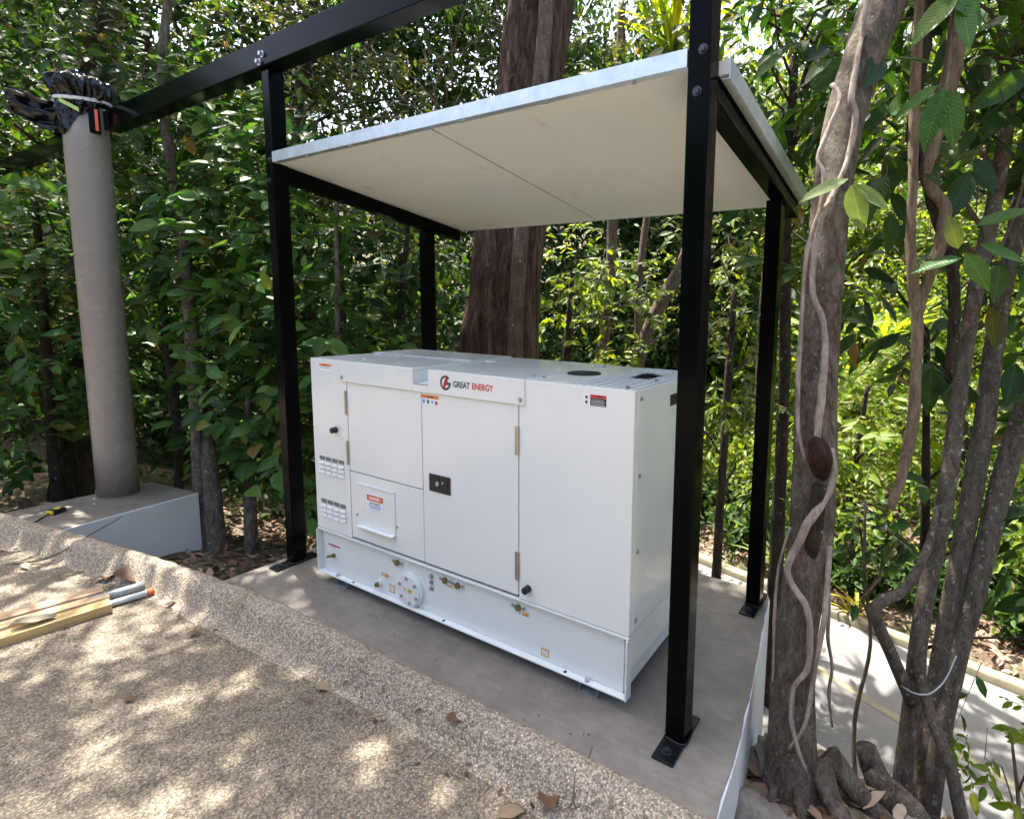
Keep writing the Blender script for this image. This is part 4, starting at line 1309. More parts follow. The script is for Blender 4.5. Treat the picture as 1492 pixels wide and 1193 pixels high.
def plant(name, label, cat, stems, clumps, leaf, wr, per_m3, mat, key, bark, nparts=0, seed=0, kind='mass', group=None, sides=10, rough=0.06, ridge=0.0,
          step=0.12, lp=7, droop=0.35, brr=0.012, twigr=0.0035, stemname='trunk', branches=True, face=(0.30, -0.55, 0.75)):
    g = np.random.default_rng(seed)
    b = stems[0][0]
    t = thing(name, label, cat, tuple(b[:3]), 0, group)
    for i, st in enumerate(stems):
        tubes_obj(stemname if i == 0 or stemname == 'stem' else 'stem', [tube(st, step, sides, rough, ridge, seed + i)], bark, t)
    allst = np.vstack([resample(st, .15) for st in stems])
    if clumps:
        if branches:
            for i, c in enumerate(clumps):
                tubes_obj('branch', [tube(branch_to(allst, c[:3], g, brr), .12, 6, .05, 0, seed + 50 + i)], bark, t)
        P, Dr, Nr, L, tw = crown_leaves(clumps, per_m3, leaf, g, lp, droop, 5, face)
        # keep clear of the shelter and the pillar
        def clear(P):
            k_ = ~((P[:, 0] > -2.55) & (P[:, 0] < 0.42) & (P[:, 1] < 1.5) & (P[:, 2] < 2.6) & (P[:, 1] > -0.4))
            k_ &= ~((np.hypot(P[:, 0] - PCX, P[:, 1] - PCY) < .36) | ((P[:, 0] > -5.3) & (P[:, 1] < .32) & (P[:, 2] < .6)))
            # sight line in front of the pillar stays open, as it does beside a swept driveway
            k_ &= ~((P[:, 0] > PCX - .1) & (P[:, 1] < .12) & (P[:, 2] < 3.4))
            k_ &= ~((P[:, 0] > -7.2) & (P[:, 0] < -4.6) & (P[:, 1] < .1) & (P[:, 2] > 2.55) & (P[:, 2] < 3.25))
            return k_
        ok = clear(P)
        tw = [q for q in tw if clear(np.array(q)).all()]
        P, Dr, Nr, L = P[ok], Dr[ok], Nr[ok], L[ok]
        if nparts:
            dist = np.linalg.norm(P - CAM, axis=1)
            order = np.argsort(-(L / dist))
            pick = order[:nparts]
            rest = order[nparts:]
            leaf_parts(t, P[pick], Dr[pick], Nr[pick], L[pick] * 1.05, wr, mat, key)
            P, Dr, Nr, L = P[rest], Dr[rest], Nr[rest], L[rest]
        V, Fc = leaves_mesh(P, Dr, Nr, L, wr, kind)
        fo = obj_np('foliage', V, Fc, mat, t); fo['kind'] = 'stuff'
        if twigr:
            TV, TF = twig_tubes(tw, twigr)
            tg = obj_np('twigs', TV, TF, M['twig'], t); tg['kind'] = 'stuff'
    return t

# ------------------------------------------------------------------ trees and shrubs
big = [(-2.46, 1.86, -1.75, .52), (-2.45, 1.88, -0.9, .44), (-2.44, 1.92, .3, .39), (-2.43, 1.95, 1.27, .355), (-2.42, 2.01, 1.70, .313), (-2.42, 2.10, 2.32, .300), (-2.38, 2.25, 3.26, .288), (-2.35, 2.38, 4.07, .288), (-2.32, 2.51, 4.88, .275), (-2.4, 2.7, 6.2, .22)]
plant('big_tree', 'thick reddish stringy barked tree trunk rising behind the shelter roof', 'tree', [big],
      [(-3.4, 2.4, 6.6, 1.2, .6), (-2.2, 3.2, 7.0, 1.1, .9), (-4.4, 3.3, 7.0, 1.2), (-2.4, 1.9, 7.4, 1.0, .6), (-3.6, .7, 6.9, 1.2, 2.0), (-2.7, -.3, 7.2, 1.1, 2.6), (-4.0, .0, 7.4, 1.1, 2.4), (-4.7, .95, 6.9, .8, 3.2)],
      .15, .5, 190, M['leaf_mid'], 'a', M['bark_red'], 0, 1, 'far', sides=56, rough=0.025, ridge=0.04, step=.05, brr=.07)
slim = [(-2.02, 1.40, -1.5, .07), (-2.0, 1.60, .2, .066), (-2.00, 1.66, 1.18, .063), (-2.01, 1.70, 1.70, .063), (-2.01, 1.76, 2.21, .063), (-1.99, 1.97, 3.47, .063), (-2.01, 2.08, 4.15, .063), (-2.01, 2.18, 4.84, .057), (-1.9, 2.4, 6.0, .05)]
plant('slim_tree', 'slim smooth brown trunk leaning across the front of the thick red trunk', 'tree', [slim], [(-1.9, 2.6, 6.4, .7), (-2.3, 2.9, 6.9, .7)],
      .14, .5, 150, M['leaf_mid'], 'a', M['bark_slim'], 0, 2, 'far', sides=18, rough=0.03, brr=.03)

pale = [(-4.70, 0.38, -1.0, .055), (-4.73, 0.41, -0.69, 0.051), (-4.79, 0.46, -0.06, 0.051), (-4.89, 0.52, 0.83, 0.051), (-5.00, 0.56, 1.59, 0.045), (-5.12, 0.58, 2.28, 0.038), (-5.25, 0.59, 2.92, 0.038), (-5.34, 0.63, 3.9, 0.032), (-5.3, 1.0, 6.0, .03)]
pale = [tuple(CAM + .92 * (np.array(q[:3]) - CAM)) + (q[3] * 1.0,) for q in pale]
plant('pale_sapling', 'thin pale blotched trunk with glossy leaves between the pillar and front left post', 'tree', [pale],
      [(-4.41, 0.56, 2.41, 0.50), (-4.16, 0.40, 1.48, 0.40), (-5.17, 0.52, 2.09, 0.50), (-3.84, 0.50, 1.60, 0.34), (-5.09, 0.71, 3.11, 0.50), (-4.35, 0.76, 2.79, 0.40), (-4.6, 0.8, 1.9, .4), (-5.2, 1.6, 5.8, .8, .07), (-4.2, 2.1, 6.2, .8, .09)],
      .155, .58, 1080, M['leaf_mid'], 'b', M['bark_pale'], 260, 3, sides=14, step=.08)
pale2 = [(-5.10, 0.36, -1.0, .045), (-5.14, 0.41, -0.52, 0.040), (-5.26, 0.49, 0.53, 0.040), (-5.41, 0.51, 1.32, 0.040), (-5.57, 0.55, 2.31, 0.033), (-5.69, 0.59, 3.16, 0.027), (-5.8, 0.7, 4.4, .02)]
plant('thin_sapling', 'thin dark stemmed sapling just right of the pillar', 'tree', [pale2],
      [(-5.84, 0.61, 3.95, 0.55), (-5.74, 0.69, 3.26, 0.45), (-5.5, .75, 1.2, .4), (-5.35, .9, .4, .35)], .115, .5, 950, M['leaf_dark'], 'c', M['bark_dark'], 70, 4, sides=10)
plant('low_shrub', 'leafy shrub with brown stems low beside the front left post', 'shrub',
      [[(-4.10, 0.28, -0.95, .09), (-4.13, 0.30, -0.68, 0.082), (-4.19, 0.32, -0.27, 0.070), (-4.26, 0.34, 0.19, 0.059), (-4.44, 0.41, 0.64, 0.048), (-4.5, .5, 1.0, .03)],
       [(-3.98, 0.47, -1.0, .06), (-4.00, 0.49, -0.72, 0.054), (-4.03, 0.53, -0.25, 0.048), (-4.11, 0.57, 0.35, 0.036), (-4.0, .55, .8, .02)],
       [(-3.55, 0.6, -1.0, .06), (-3.52, 0.62, -.3, .05), (-3.55, .66, .4, .04)]],
      [(-3.73, 0.53, 0.93, 0.36), (-3.94, 0.38, 0.59, 0.32), (-3.69, 0.58, 0.23, 0.30), (-4.34, 0.42, 0.89, 0.30), (-4.5, .55, .35, .25)],
      .15, .56, 1080, M['leaf_mid'], 'b', M['bark_pale'], 180, 5, sides=12, step=.08)
plant('left_shrub', 'dense green shrub left of the pillar at the picture edge', 'shrub',
      [[(-6.0, -0.2, -.9, .05), (-5.98, -.22, .3, .04), (-5.9, -.2, 1.5, .035), (-5.85, -.2, 2.6, .02)], [(-6.1, -0.1, -.9, .04), (-6.2, -.1, .6, .03), (-6.1, -.2, 1.8, .02)]],
      [(-5.77, -0.26, 2.50, 0.50), (-5.95, -0.19, 1.81, 0.45), (-6.05, -0.37, 0.95, 0.45), (-5.95, -0.30, 0.43, 0.28), (-6.15, 0.0, 1.18, 0.35), (-6.34, -0.35, 0.04, 0.28), (-5.95, -0.45, 1.68, 0.40), (-6.5, -.6, 2.2, .5), (-6.6, -.7, 1.2, .5)],
      .13, .57, 1050, M['leaf_mid'], 'b', M['bark_dark'], 200, 6)
dark = [(-6.60, -.05, -1.2, .21), (-6.59, 0.02, -0.42, 0.186), (-6.57, 0.16, 0.43, 0.172), (-6.63, 0.32, 1.85, 0.157), (-6.66, 0.49, 3.27, 0.150), (-6.72, 0.65, 4.69, 0.143), (-6.76, 0.8, 6.4, 0.12)]
plant('dark_tree', 'dark mossy tree trunk directly behind the taupe pillar', 'tree', [dark],
      [(-6.35, 0.07, 3.97, 0.6), (-6.22, -0.20, 3.14, 0.5), (-6.60, 0.45, 4.0, 0.45), (-6.41, 0.14, 4.73, 0.60), (-6.6, .9, 6.3, 1.1, .22), (-5.6, 1.6, 6.9, 1.0, .16), (-7.4, 0, 6.0, 1.0, .3), (-5.0, -.4, 6.6, 1.1, 1.2), (-4.0, -1.2, 7.0, 1.1, 1.3), (-5.6, -1.5, 6.8, 1.1, .8), (-2.9, -1.4, 7.2, 1.1, 1.4), (-4.6, -2.3, 7.2, 1.0, .7)],
      .12, .48, 420, M['leaf_dark'], 'c', M['bark_dark'], 60, 7, sides=24, rough=.05, brr=.035)
plant('roof_tree', 'twiggy tree with small leaves above the beam left of the roof', 'tree',
      [[(-5.0, 1.7, -1.2, .09), (-5.0, 1.7, 1.0, .08), (-4.9, 1.6, 3.0, .06), (-4.7, 1.7, 4.6, .045), (-4.5, 2.0, 6.0, .03)]],
      [(-5.11, 1.07, 4.10, 0.55), (-5.60, 0.83, 4.48, 0.5), (-4.71, 1.64, 3.91, 0.5), (-4.17, 2.14, 4.32, 0.5), (-4.15, 1.41, 3.23, 0.33), (-3.82, 2.27, 3.69, 0.36), (-4.44, 2.02, 4.67, 0.5), (-4.5, 1.7, 5.9, .7, .15), (-5.6, 2.2, 6.4, 1.0, .3)],
      .10, .46, 520, M['leaf_olive'], 'd', M['bark_dark'], 60, 8, brr=.02, twigr=.0045)
plant('gap_shrub', 'leafy shrub seen between the left posts above the generator', 'shrub',
      [[(-3.4, 1.0, -1.2, .05), (-3.45, 1.0, .2, .04), (-3.4, 1.05, 1.4, .03), (-3.5, 1.1, 2.4, .02)]],
      [(-3.64, 1.00, 2.25, 0.36), (-3.34, 0.80, 1.55, 0.33), (-3.06, 0.75, 1.28, 0.22), (-3.52, 0.80, 0.69, 0.30), (-3.72, 0.85, -0.06, 0.30), (-3.2, 1.2, .9, .3), (-3.9, 1.2, 1.2, .35)],
      .15, .57, 950, M['leaf_mid'], 'b', M['bark_dark'], 150, 9)
plant('shade_shrub', 'dark leafy shrub left of the rear post below the roof', 'shrub',
      [[(-3.4, 1.7, -1.5, .05), (-3.4, 1.65, .2, .04), (-3.35, 1.6, 1.4, .03), (-3.3, 1.7, 2.5, .02)]],
      [(-3.30, 1.41, 2.18, 0.34), (-3.32, 1.71, 1.88, 0.36), (-3.02, 1.45, 1.35, 0.28), (-3.61, 1.51, 1.74, 0.35), (-3.36, 1.86, 2.27, 0.30), (-2.95, 1.9, 1.5, .25)],
      .13, .5, 850, M['leaf_dark'], 'c', M['bark_dark'], 80, 10)
# whorled dracaena style sapling with long strap leaves
def strap_whorls(t, centres, n, L, w, mat, g, rise=0.35, name='strap_leaf'):
    og = origin_of(t)
    key = 'strap' + name + mat.name
    if key not in LEAF_MESH:
        LEAF_MESH[key] = [single_leaf_mesh(name, w, c, 0, 8, 0.006, .6) for c in (.25, .45, .12)]
        for me in LEAF_MESH[key]: me.materials.append(VEIN.get(mat.name, mat))
    for c in centres:
        for k in range(n):
            a = 2 * math.pi * k / n + g.uniform(-.2, .2)
            dv = Vector((math.cos(a), math.sin(a), rise + g.uniform(-.3, .3))).normalized()
            q = dv.to_track_quat('X', 'Z')
            o = bpy.data.objects.new(name, LEAF_MESH[key][k % 3])
            m = q.to_matrix().to_4x4() @ Matrix.Scale(L * g.uniform(.7, 1.15), 4)
            m.translation = Vector(np.array(c) - og)
            o.matrix_basis = m
            o.parent = t
            col.objects.link(o)
g_ = np.random.default_rng(77)
wh = thing('whorled_sapling', 'upright thin sapling with whorls of long strap leaves behind the generator left end', 'sapling', (-3.0, .76, -1.1))
tubes_obj('stem', [tube([(-3.0, .76, -1.1, .026), (-3.03, 0.77, 1.35, 0.021), (-3.06, 0.80, 1.72, 0.021), (-3.10, 0.83, 2.09, 0.016), (-3.13, 0.86, 2.5, 0.012)], .1, 10, .04)], M['bark_pale'], wh)
strap_whorls(wh, [(-3.04, .78, 1.36), (-3.07, .80, 1.75), (-3.11, .84, 2.2), (-3.13, .86, 2.5)], 8, .42, .14, M['leaf_dark'], g_)

# behind the generator
plant('rear_tree', 'straight slender trunk centre of the gap between roof and generator', 'tree',
      [[(-2.75, 3.9, -2.0, .09), (-2.72, 4.15, 0.62, 0.080), (-2.70, 4.26, 1.33, 0.071), (-2.69, 4.34, 1.86, 0.071), (-2.72, 4.43, 2.66, 0.071), (-2.76, 4.53, 3.55, 0.063), (-2.8, 4.7, 5.5, .05)]],
      [(-2.44, 3.69, 4.56, 0.50), (-2.57, 3.76, 3.95, 0.40), (-2.66, 4.59, 1.78, 0.5), (-2.22, 3.90, 5.17, 0.50)], .14, .45, 330, M['leaf_olive'], 'd', M['bark_slim'], 40, 11, 'far', brr=.02)
plant('forked_tree', 'leaning brown trunk near the right front post behind the generator', 'tree',
      [[(-2.2, 3.7, -2.0, .1), (-2.08, 3.96, 0.69, 0.083), (-1.99, 4.10, 1.36, 0.083), (-1.82, 4.28, 1.85, 0.083), (-1.67, 4.42, 2.27, 0.075), (-1.5, 4.6, 3.4, .05)],
       [(-2.28, 4.42, -.5, 0.06), (-2.28, 4.42, 0.62, 0.054), (-2.37, 4.53, 1.78, 0.045), (-2.36, 4.63, 2.49, 0.045), (-2.34, 4.70, 2.93, 0.045), (-2.2, 4.7, 4, .03)]],
      [(-2.00, 3.87, 3.96, 0.45), (-1.90, 4.05, 4.80, 0.50), (-2.12, 4.50, 2.21, 0.45), (-1.92, 4.25, 1.27, 0.4)], .14, .45, 330, M['leaf_olive'], 'd', M['bark_slim'], 40, 12, 'far', brr=.02)
plant('rear_bush', 'bright dense bush just right of the thick red trunk', 'bush',
      [[(-2.9, 3.6, -2.0, .06), (-2.9, 3.65, .5, .05), (-2.85, 3.7, 2.0, .03)]],
      [(-2.81, 3.73, 2.25, 0.48), (-2.70, 3.45, 1.43, 0.45), (-3.13, 3.84, 1.84, 0.40), (-2.3, 3.6, .9, .4), (-2.2, 4.2, 1.7, .4)], .12, .45, 620, M['leaf_sun'], 'e', M['bark_dark'], 60, 13, 'mass')
plant('post_bush', 'dark bush seen between the two right posts', 'bush',
      [[(-.7, 3.1, -2.05, .05), (-.7, 3.2, .3, .04), (-.7, 3.3, 1.8, .03)]],
      [(-0.67, 3.20, 1.81, 0.40), (-0.70, 3.31, 1.02, 0.42), (-0.52, 3.08, 0.29, 0.36), (-0.90, 3.61, 2.37, 0.35), (-0.35, 3.56, 1.30, 0.35), (-1.1, 3.2, .6, .35)], .11, .42, 620, M['leaf_olive'], 'd', M['bark_dark'], 60, 14)
plant('corner_tree', 'leafy branches hanging beyond the right edge of the roof', 'tree',
      [[(-.1, 3.0, -2.0, .07), (-.1, 2.9, .8, .05), (-.1, 2.6, 2.4, .04), (-.05, 2.4, 3.4, .03)]],
      [(-0.11, 2.11, 3.40, 0.30), (-0.09, 2.10, 2.85, 0.26), (-0.29, 2.03, 3.62, 0.25), (0.02, 2.40, 3.21, 0.30), (-0.02, 2.35, 2.58, 0.22), (.25, 2.0, 3.7, .3), (.1, 2.1, 3.0, .25), (.2, 2.3, 2.5, .22), (-.3, 2.4, 3.2, .3)], .16, .44, 560, M['leaf_big'], 'f', M['bark_dark'], 80, 15)

# right: vine-covered tree
vt_ = [(0.585, 0.37, -.75, .18), (0.575, 0.37, -0.42, 0.125), (0.56, 0.39, -0.14, 0.096), (0.54, 0.43, 0.22, 0.088), (0.565, 0.49, 0.64, 0.088), (0.55, 0.56, 0.96, 0.086), (0.525, 0.64, 1.47, 0.078), (0.515, 0.75, 1.97, 0.078), (0.53, 0.90, 2.45, 0.086), (0.60, 1.06, 2.87, 0.093), (0.67, 1.20, 3.21, 0.095), (0.75, 1.5, 4.2, .09), (.7, 1.9, 5.4, .07)]
vtree = plant('vine_tree', 'mossy grey tree trunk wound with pale vines beside the pad wall', 'tree', [vt_],
      [(.5, 1.7, 4.6, .5), (.9, 1.9, 4.9, .55), (.4, 2.2, 5.5, .6)], .2, .42, 170, M['leaf_big'], 'f', M['bark_grey'], 0, 16, 'mass', sides=40, rough=.03, step=.04, brr=.04)
vA = [(0.57,0.96,3.00,0.015),(0.56,0.90,2.76,0.015),(0.55,0.81,2.51,0.017),(0.57,0.81,2.42,0.017),(0.56,0.76,2.24,0.017),(0.52,0.66,2.06,0.017),(0.49,0.60,1.95,0.017),(0.49,0.54,1.70,0.017),(0.54,0.55,1.56,0.017),(0.56,0.51,1.40,0.017),(0.56,0.47,1.21,0.020),(0.56,0.45,1.10,0.020)]
vB = [(0.47,0.80,2.56,0.012),(0.51,0.78,2.49,0.012),(0.49,0.71,2.36,0.014),(0.46,0.66,2.23,0.014),(0.49,0.64,2.15,0.014),(0.49,0.62,2.03,0.014),(0.46,0.56,1.83,0.014),(0.46,0.53,1.61,0.012),(0.47,0.48,1.31,0.012),(0.49,0.45,1.13,0.012),(0.52,0.45,1.02,0.012)]
vC = [(0.61,0.49,1.07,0.019),(0.63,0.46,0.97,0.020),(0.60,0.42,0.87,0.022),(0.56,0.38,0.79,0.021),(0.52,0.36,0.68,0.018),(0.50,0.34,0.60,0.017),(0.53,0.34,0.53,0.017),(0.58,0.34,0.47,0.019),(0.60,0.34,0.36,0.019),(0.60,0.33,0.23,0.014),(0.56,0.31,0.15,0.012),(0.56,0.28,0.04,0.012),(0.59,0.27,-0.06,0.011),(0.63,0.26,-0.14,0.009)]
vD = [(0.63,0.45,0.69,0.014),(0.64,0.41,0.54,0.014),(0.64,0.37,0.41,0.016),(0.63,0.34,0.28,0.013),(0.62,0.33,0.15,0.011),(0.61,0.29,0.02,0.009),(0.56,0.27,-0.09,0.009)]
vE = [(0.49,.40,.75,.008),(0.46,.39,.6,.008),(.455,.37,.45,.009),(.46,.36,.3,.007),(.47,.35,.1,.007)]
for k, v in enumerate((vA, vB, vC, vD, vE)):
    v = [(a + .012, b, c, r * .74) for a, b, c, r in v]
    tubes_obj('vine', [tube(v, .018, 12, .13, 0, 5 + k, 26)], M['vine'], vtree)
tubes_obj('cut_stub', [tube([(.595, .50, .95, .022), (.59, .46, 1.0, .036), (.585, .44, 1.05, .042), (.575, .43, 1.10, .030), (.57, .42, 1.12, .008)], .012, 18, .10, 0, 4, 30)], M['cutwood'], vtree)
tubes_obj('cut_stub', [tube([(.58, .43, .62, .026), (.59, .42, .75, .030), (.595, .43, .93, .026)], .03, 12, .08)], M['bark_dark'], vtree)
for rt_ in ([(0.66, 0.38, -0.18, 0.05), (0.74, 0.33, -0.29, 0.034), (0.84, 0.27, -0.36, 0.026), (.95, .2, -.42, .02)], [(0.54, 0.33, -0.26, 0.030), (0.52, 0.24, -0.36, 0.022), (0.53, 0.12, -0.42, 0.016)], [(.62, .30, -.26, .030), (.65, .20, -.37, .02), (.67, .06, -.42, .014)], [(.70, .44, -.2, .05), (.84, .5, -.36, .035), (1.0, .55, -.5, .025)]):
    tubes_obj('root', [tube(rt_, .04, 10, .1, 0, 9)], M['bark_grey'], vtree)

# right: multi-stem spotted tree
sA = [(0.97,1.36,-1.1,.06),(0.98,1.38,-0.71,0.056),(1.00,1.49,-0.02,0.052),(1.06,1.61,0.64,0.052),(1.08,1.71,1.23,0.048),(1.11,1.79,1.71,0.048),(1.16,1.89,2.19,0.044),(1.19,1.98,2.74,0.041),(1.18,2.05,3.29,0.037)]
sB = [(1.06,1.5,-1.2,.07),(1.08,1.54,-0.82,0.065),(1.12,1.65,-0.19,0.065),(1.16,1.74,0.30,0.061),(1.21,1.86,0.91,0.061),(1.24,1.98,1.64,0.057),(1.29,2.07,2.10,0.054),(1.33,2.19,2.78,0.050),(1.4,2.3,3.6,.04)]
sC = [(1.11,1.46,-1.2,.07),(1.12,1.51,-0.84,0.068),(1.18,1.62,-0.27,0.064),(1.26,1.74,0.25,0.064),(1.34,1.87,0.82,0.064),(1.41,1.96,1.15,0.060),(1.55,2.14,1.91,0.056),(1.7,2.3,3.0,.04)]
sD = [(0.985,1.38,-0.45,0.035),(0.88,1.29,-0.18,0.032),(0.78,1.25,0.08,0.031),(0.88,1.32,0.15,0.027),(0.95,1.38,0.26,0.024),(1.0,1.44,0.42,0.02),(1.02,1.5,.6,.012)]
sE = [(1.26,1.18,-0.95,0.035),(1.17,1.21,-0.62,0.030),(1.07,1.29,-0.43,0.028),(1.01,1.36,-0.25,0.027),(0.99,1.44,0.00,0.022)]
for st_ in (sA, sB, sC):
    st_[:] = [(a, b, c, r * .84) for a, b, c, r in st_]
mst = plant('multistem_tree', 'clump of lichen spotted leaning stems at the right picture edge', 'tree', [sA, sB, sC, sD, sE],
      [(0.94, 1.75, 3.02, 0.38), (0.76, 1.86, 2.88, 0.30), (1.16, 2.09, 2.82, 0.32), (1.13, 2.14, 2.46, 0.28), (0.65, 1.80, 3.13, 0.30), (1.18, 1.95, 3.09, 0.35), (1.5, 2.2, 3.2, .4), (1.1, 2.0, 3.7, .45), (.6, 2.1, 3.7, .4), (.35, 1.7, 3.3, .3), (.75, 1.5, 3.35, .32), (1.25, 1.75, 3.3, .35), (.95, 2.3, 2.7, .3), (1.5, 2.4, 2.6, .35), (.45, 2.1, 2.9, .28), (1.35, 1.9, 2.5, .28),
       (0.66, 1.97, 2.40, 0.26), (1.02, 1.98, 1.95, 0.2, .7), (1.40, 2.29, 1.84, 0.30)],
      .21, .46, 330, M['leaf_big'], 'f', M['bark_spot'], 290, 17, 'mass', sides=18, rough=.04, step=.05, lp=5, droop=.6, stemname='stem', brr=.014)
plant('right_shrub', 'dark broad leaved shrub behind the spotted stems', 'shrub',
      [[(1.1, 2.5, -2.0, .04), (1.0, 2.4, .0, .03), (.9, 2.3, 1.5, .02)]],
      [(0.80, 2.22, 1.48, 0.22, .5), (0.42, 2.34, 1.85, 0.18, .6), (1.47, 2.35, 0.22, 0.40), (1.50, 2.49, 0.91, 0.36), (1.60, 2.20, -0.30, 0.30), (1.9, 2.6, .5, .5), (1.9, 2.6, 1.5, .5)],
      .17, .46, 380, M['leaf_big'], 'f', M['bark_dark'], 110, 18, lp=6, droop=.5)
plant('low_sprig', 'sunlit small leaved sprig in front of the lower road at right', 'shrub',
      [[(1.55, 1.55, -1.3, .012), (1.5, 1.6, -.9, .01), (1.45, 1.68, -.6, .006)]],
      [(1.36, 1.73, -0.68, 0.20), (1.50, 1.67, -0.86, 0.20), (1.62, 1.72, -.55, .22), (1.65, 1.6, -1.0, .2)], .075, .52, 1100, M['leaf_sun'], 'e', M['twig'], 70, 19, twigr=.0025, brr=.006)
plant('bank_shrub', 'loose shrub on the road bank between the vine tree and spotted stems', 'shrub',
      [[(.72, 2.3, -2.0, .018), (.66, 2.36, -1.4, .016), (.72, 2.42, -.8, .014), (.64, 2.5, -.3, .012), (.6, 2.6, .2, .008)]],
      [(0.55, 2.55, 0.10, 0.20), (0.70, 2.36, -0.15, 0.20), (0.92, 2.74, -0.05, 0.22)], .10, .45, 420, M['leaf_dark'], 'c', M['twig'], 40, 20)

def liana(name, label, pts, mat=M['liana'], cat='vine'):
    o = tubes_obj(name, [tube(pts, .03, 12, .09, 0, int(abs(pts[0][0]) * 97), 18)], mat)
    return tag(o, label, cat)
liana('hanging_liana', 'long straight brown liana hanging with a cut lower end right of the vine tree', [(.74, 1.5, 4.0, .02), (0.76,1.38,2.9,0.023), (0.79,1.32,2.28,0.023),(0.81,1.28,1.89,0.023),(0.86,1.27,1.56,0.027),(0.88,1.22,1.13,0.027),(0.86,1.17,0.87,0.023),(0.82,1.12,0.66,0.020)])
liana('twisted_liana', 'thick pale twisted liana below the broad leaves at upper right', [(.95,1.55,3.5,.045),(0.92,1.49,2.91,0.043),(0.91,1.46,2.75,0.040),(0.87,1.40,2.48,0.033),(0.85,1.36,2.25,0.033),(0.93,1.39,2.12,0.030),(0.93,1.37,1.96,0.030),(0.89,1.31,1.76,0.023),(.86,1.3,1.55,.015)])
liana('looped_liana', 'darker liana twining beside the thick pale one at upper right', [(.8,1.5,3.2,.03),(0.78,1.40,2.72,0.030),(0.77,1.36,2.46,0.027),(0.84,1.41,2.30,0.030),(0.89,1.41,2.13,0.030),(0.97,1.41,1.89,0.030),(1.01,1.39,1.66,0.027),(1.02,1.42,1.3,.02)], M['bark_dark'])
liana('thin_liana', 'thin curving liana crossing in front of the spotted stems', [(1.32,2.0,3.2,.008),(1.30,1.95,2.5,.008),(1.22,1.9,2.0,.008),(1.05,1.75,1.75,.007),(.9,1.7,1.62,.005)], M['bark_pale'])
liana('dangling_root', 'thin dangling root in front of the lower road beside the vine tree', [(0.62,0.62,0.55,0.005),(0.64,0.61,0.36,0.006),(0.645,0.60,0.22,0.007),(0.67,0.595,0.1,0.006),(0.665,0.59,-0.02,0.007),(0.69,0.58,-0.16,0.004)], M['vine'])
w_ = tubes_obj('wire', [tube([(0.93,1.30,-0.33,.004),(0.98,1.275,-0.33,.004),(1.05,1.30,-0.33,.004),(1.12,1.40,-0.29,.004),(1.17,1.52,-.2,.004)], .03, 6)], M['wire'])
tag(w_, 'grey wire looped round the spotted stems', 'wire')
st_ = thing('tree_stump', 'short sawn stump leaning on the soil bank right of the vine tree', 'stump', (.90, .80, -.6))
tubes_obj('stump_body', [tube([(0.93,0.84,-0.75,0.075),(0.89,0.82,-0.55,0.058),(0.84,0.80,-0.44,0.050),(0.81,0.80,-0.36,0.043)], .03, 14, .06)], M['bark_grey'], st_)
lg_ = thing('fallen_log', 'thick weathered log lying on the soil at the lower right', 'log', (.95, .72, -.5))
tubes_obj('log_body', [tube([(1.15,0.66,-0.66,0.075),(0.99,0.71,-0.52,0.070),(0.90,0.72,-0.46,0.056),(0.84,0.75,-0.42,0.044)], .03, 14, .09)], M['bark_grey'], lg_)

# far sunlit trees across the road
FAR = [('far_bush', 'sunny lime green bush across the road left of the hanging liana', [(0.09, 6.96, 0.14, 0.90), (0.53, 6.23, -0.26, 0.70), (-.3, 6.4, -.5, .6)]),
       ('far_tree', 'tall sunny tree across the road behind the hanging liana', [(0.51, 9.21, 1.81, 1.10), (-0.27, 9.51, 3.20, 1.10), (1.29, 10.41, 2.85, 1.10), (.84, 8.16, .48, .9)]),
       ('far_bush', 'sunny bush across the road behind the spotted stems', [(1.45, 7.70, -0.44, 0.90), (2.00, 9.36, 0.68, 1.00), (1.31, 6.94, -1.08, 0.60), (2.6, 7.6, -.2, .9)]),
       ('far_tree', 'sunny tree across the road seen between the right posts', [(-1.21, 9.07, 4.07, 1.00), (-2.16, 8.97, 3.24, 1.10), (-1.72, 7.08, 0.38, 0.90), (-2.35, 8.06, 1.76, 1.00), (-0.4, 7.97, 1.09, .9)]),
       ('far_shrub', 'low sunny shrub on the road bank beside the yellow plant', [(0.28, 5.45, -1.15, 0.40), (-0.81, 5.44, -0.8, 0.45)])]
for i, (nm, lb, cl) in enumerate(FAR):
    c0 = cl[0]
    gz = float(ground_h(c0[0], c0[1]))
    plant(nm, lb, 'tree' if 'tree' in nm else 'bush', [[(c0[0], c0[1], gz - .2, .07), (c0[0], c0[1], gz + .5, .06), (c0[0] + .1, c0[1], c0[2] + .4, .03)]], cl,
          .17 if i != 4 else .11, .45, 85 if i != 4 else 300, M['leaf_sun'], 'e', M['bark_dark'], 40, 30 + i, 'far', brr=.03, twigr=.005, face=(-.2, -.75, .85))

plant('canopy_tree', 'leafy tree across the road spreading above the right edge of the roof', 'tree',
      [[(-.9, 5.7, -2.0, .11), (-.95, 5.5, .5, .10), (-.8, 5.0, 2.6, .08), (-.4, 4.6, 4.2, .06), (.1, 4.4, 5.4, .04)]],
      [(-.76, 3.5, 4.4, .45), (-.38, 4.26, 3.93, .45), (-.44, 4.1, 3.1, .35), (.5, 3.62, 3.97, .45), (.15, 3.5, 4.1, .4), (.95, 3.25, 3.7, .4), (-.9, 4.3, 4.9, .5), (.2, 4.2, 4.9, .5), (1.5, 3.4, 3.9, .45), (.6, 4.3, 3.2, .4), (1.3, 3.9, 3.1, .4), (-.2, 3.3, 5.0, .4), (1.0, 3.8, 4.8, .45)],
      .17, .45, 360, M['leaf_big'], 'f', M['bark_dark'], 60, 61, 'mass', brr=.02)
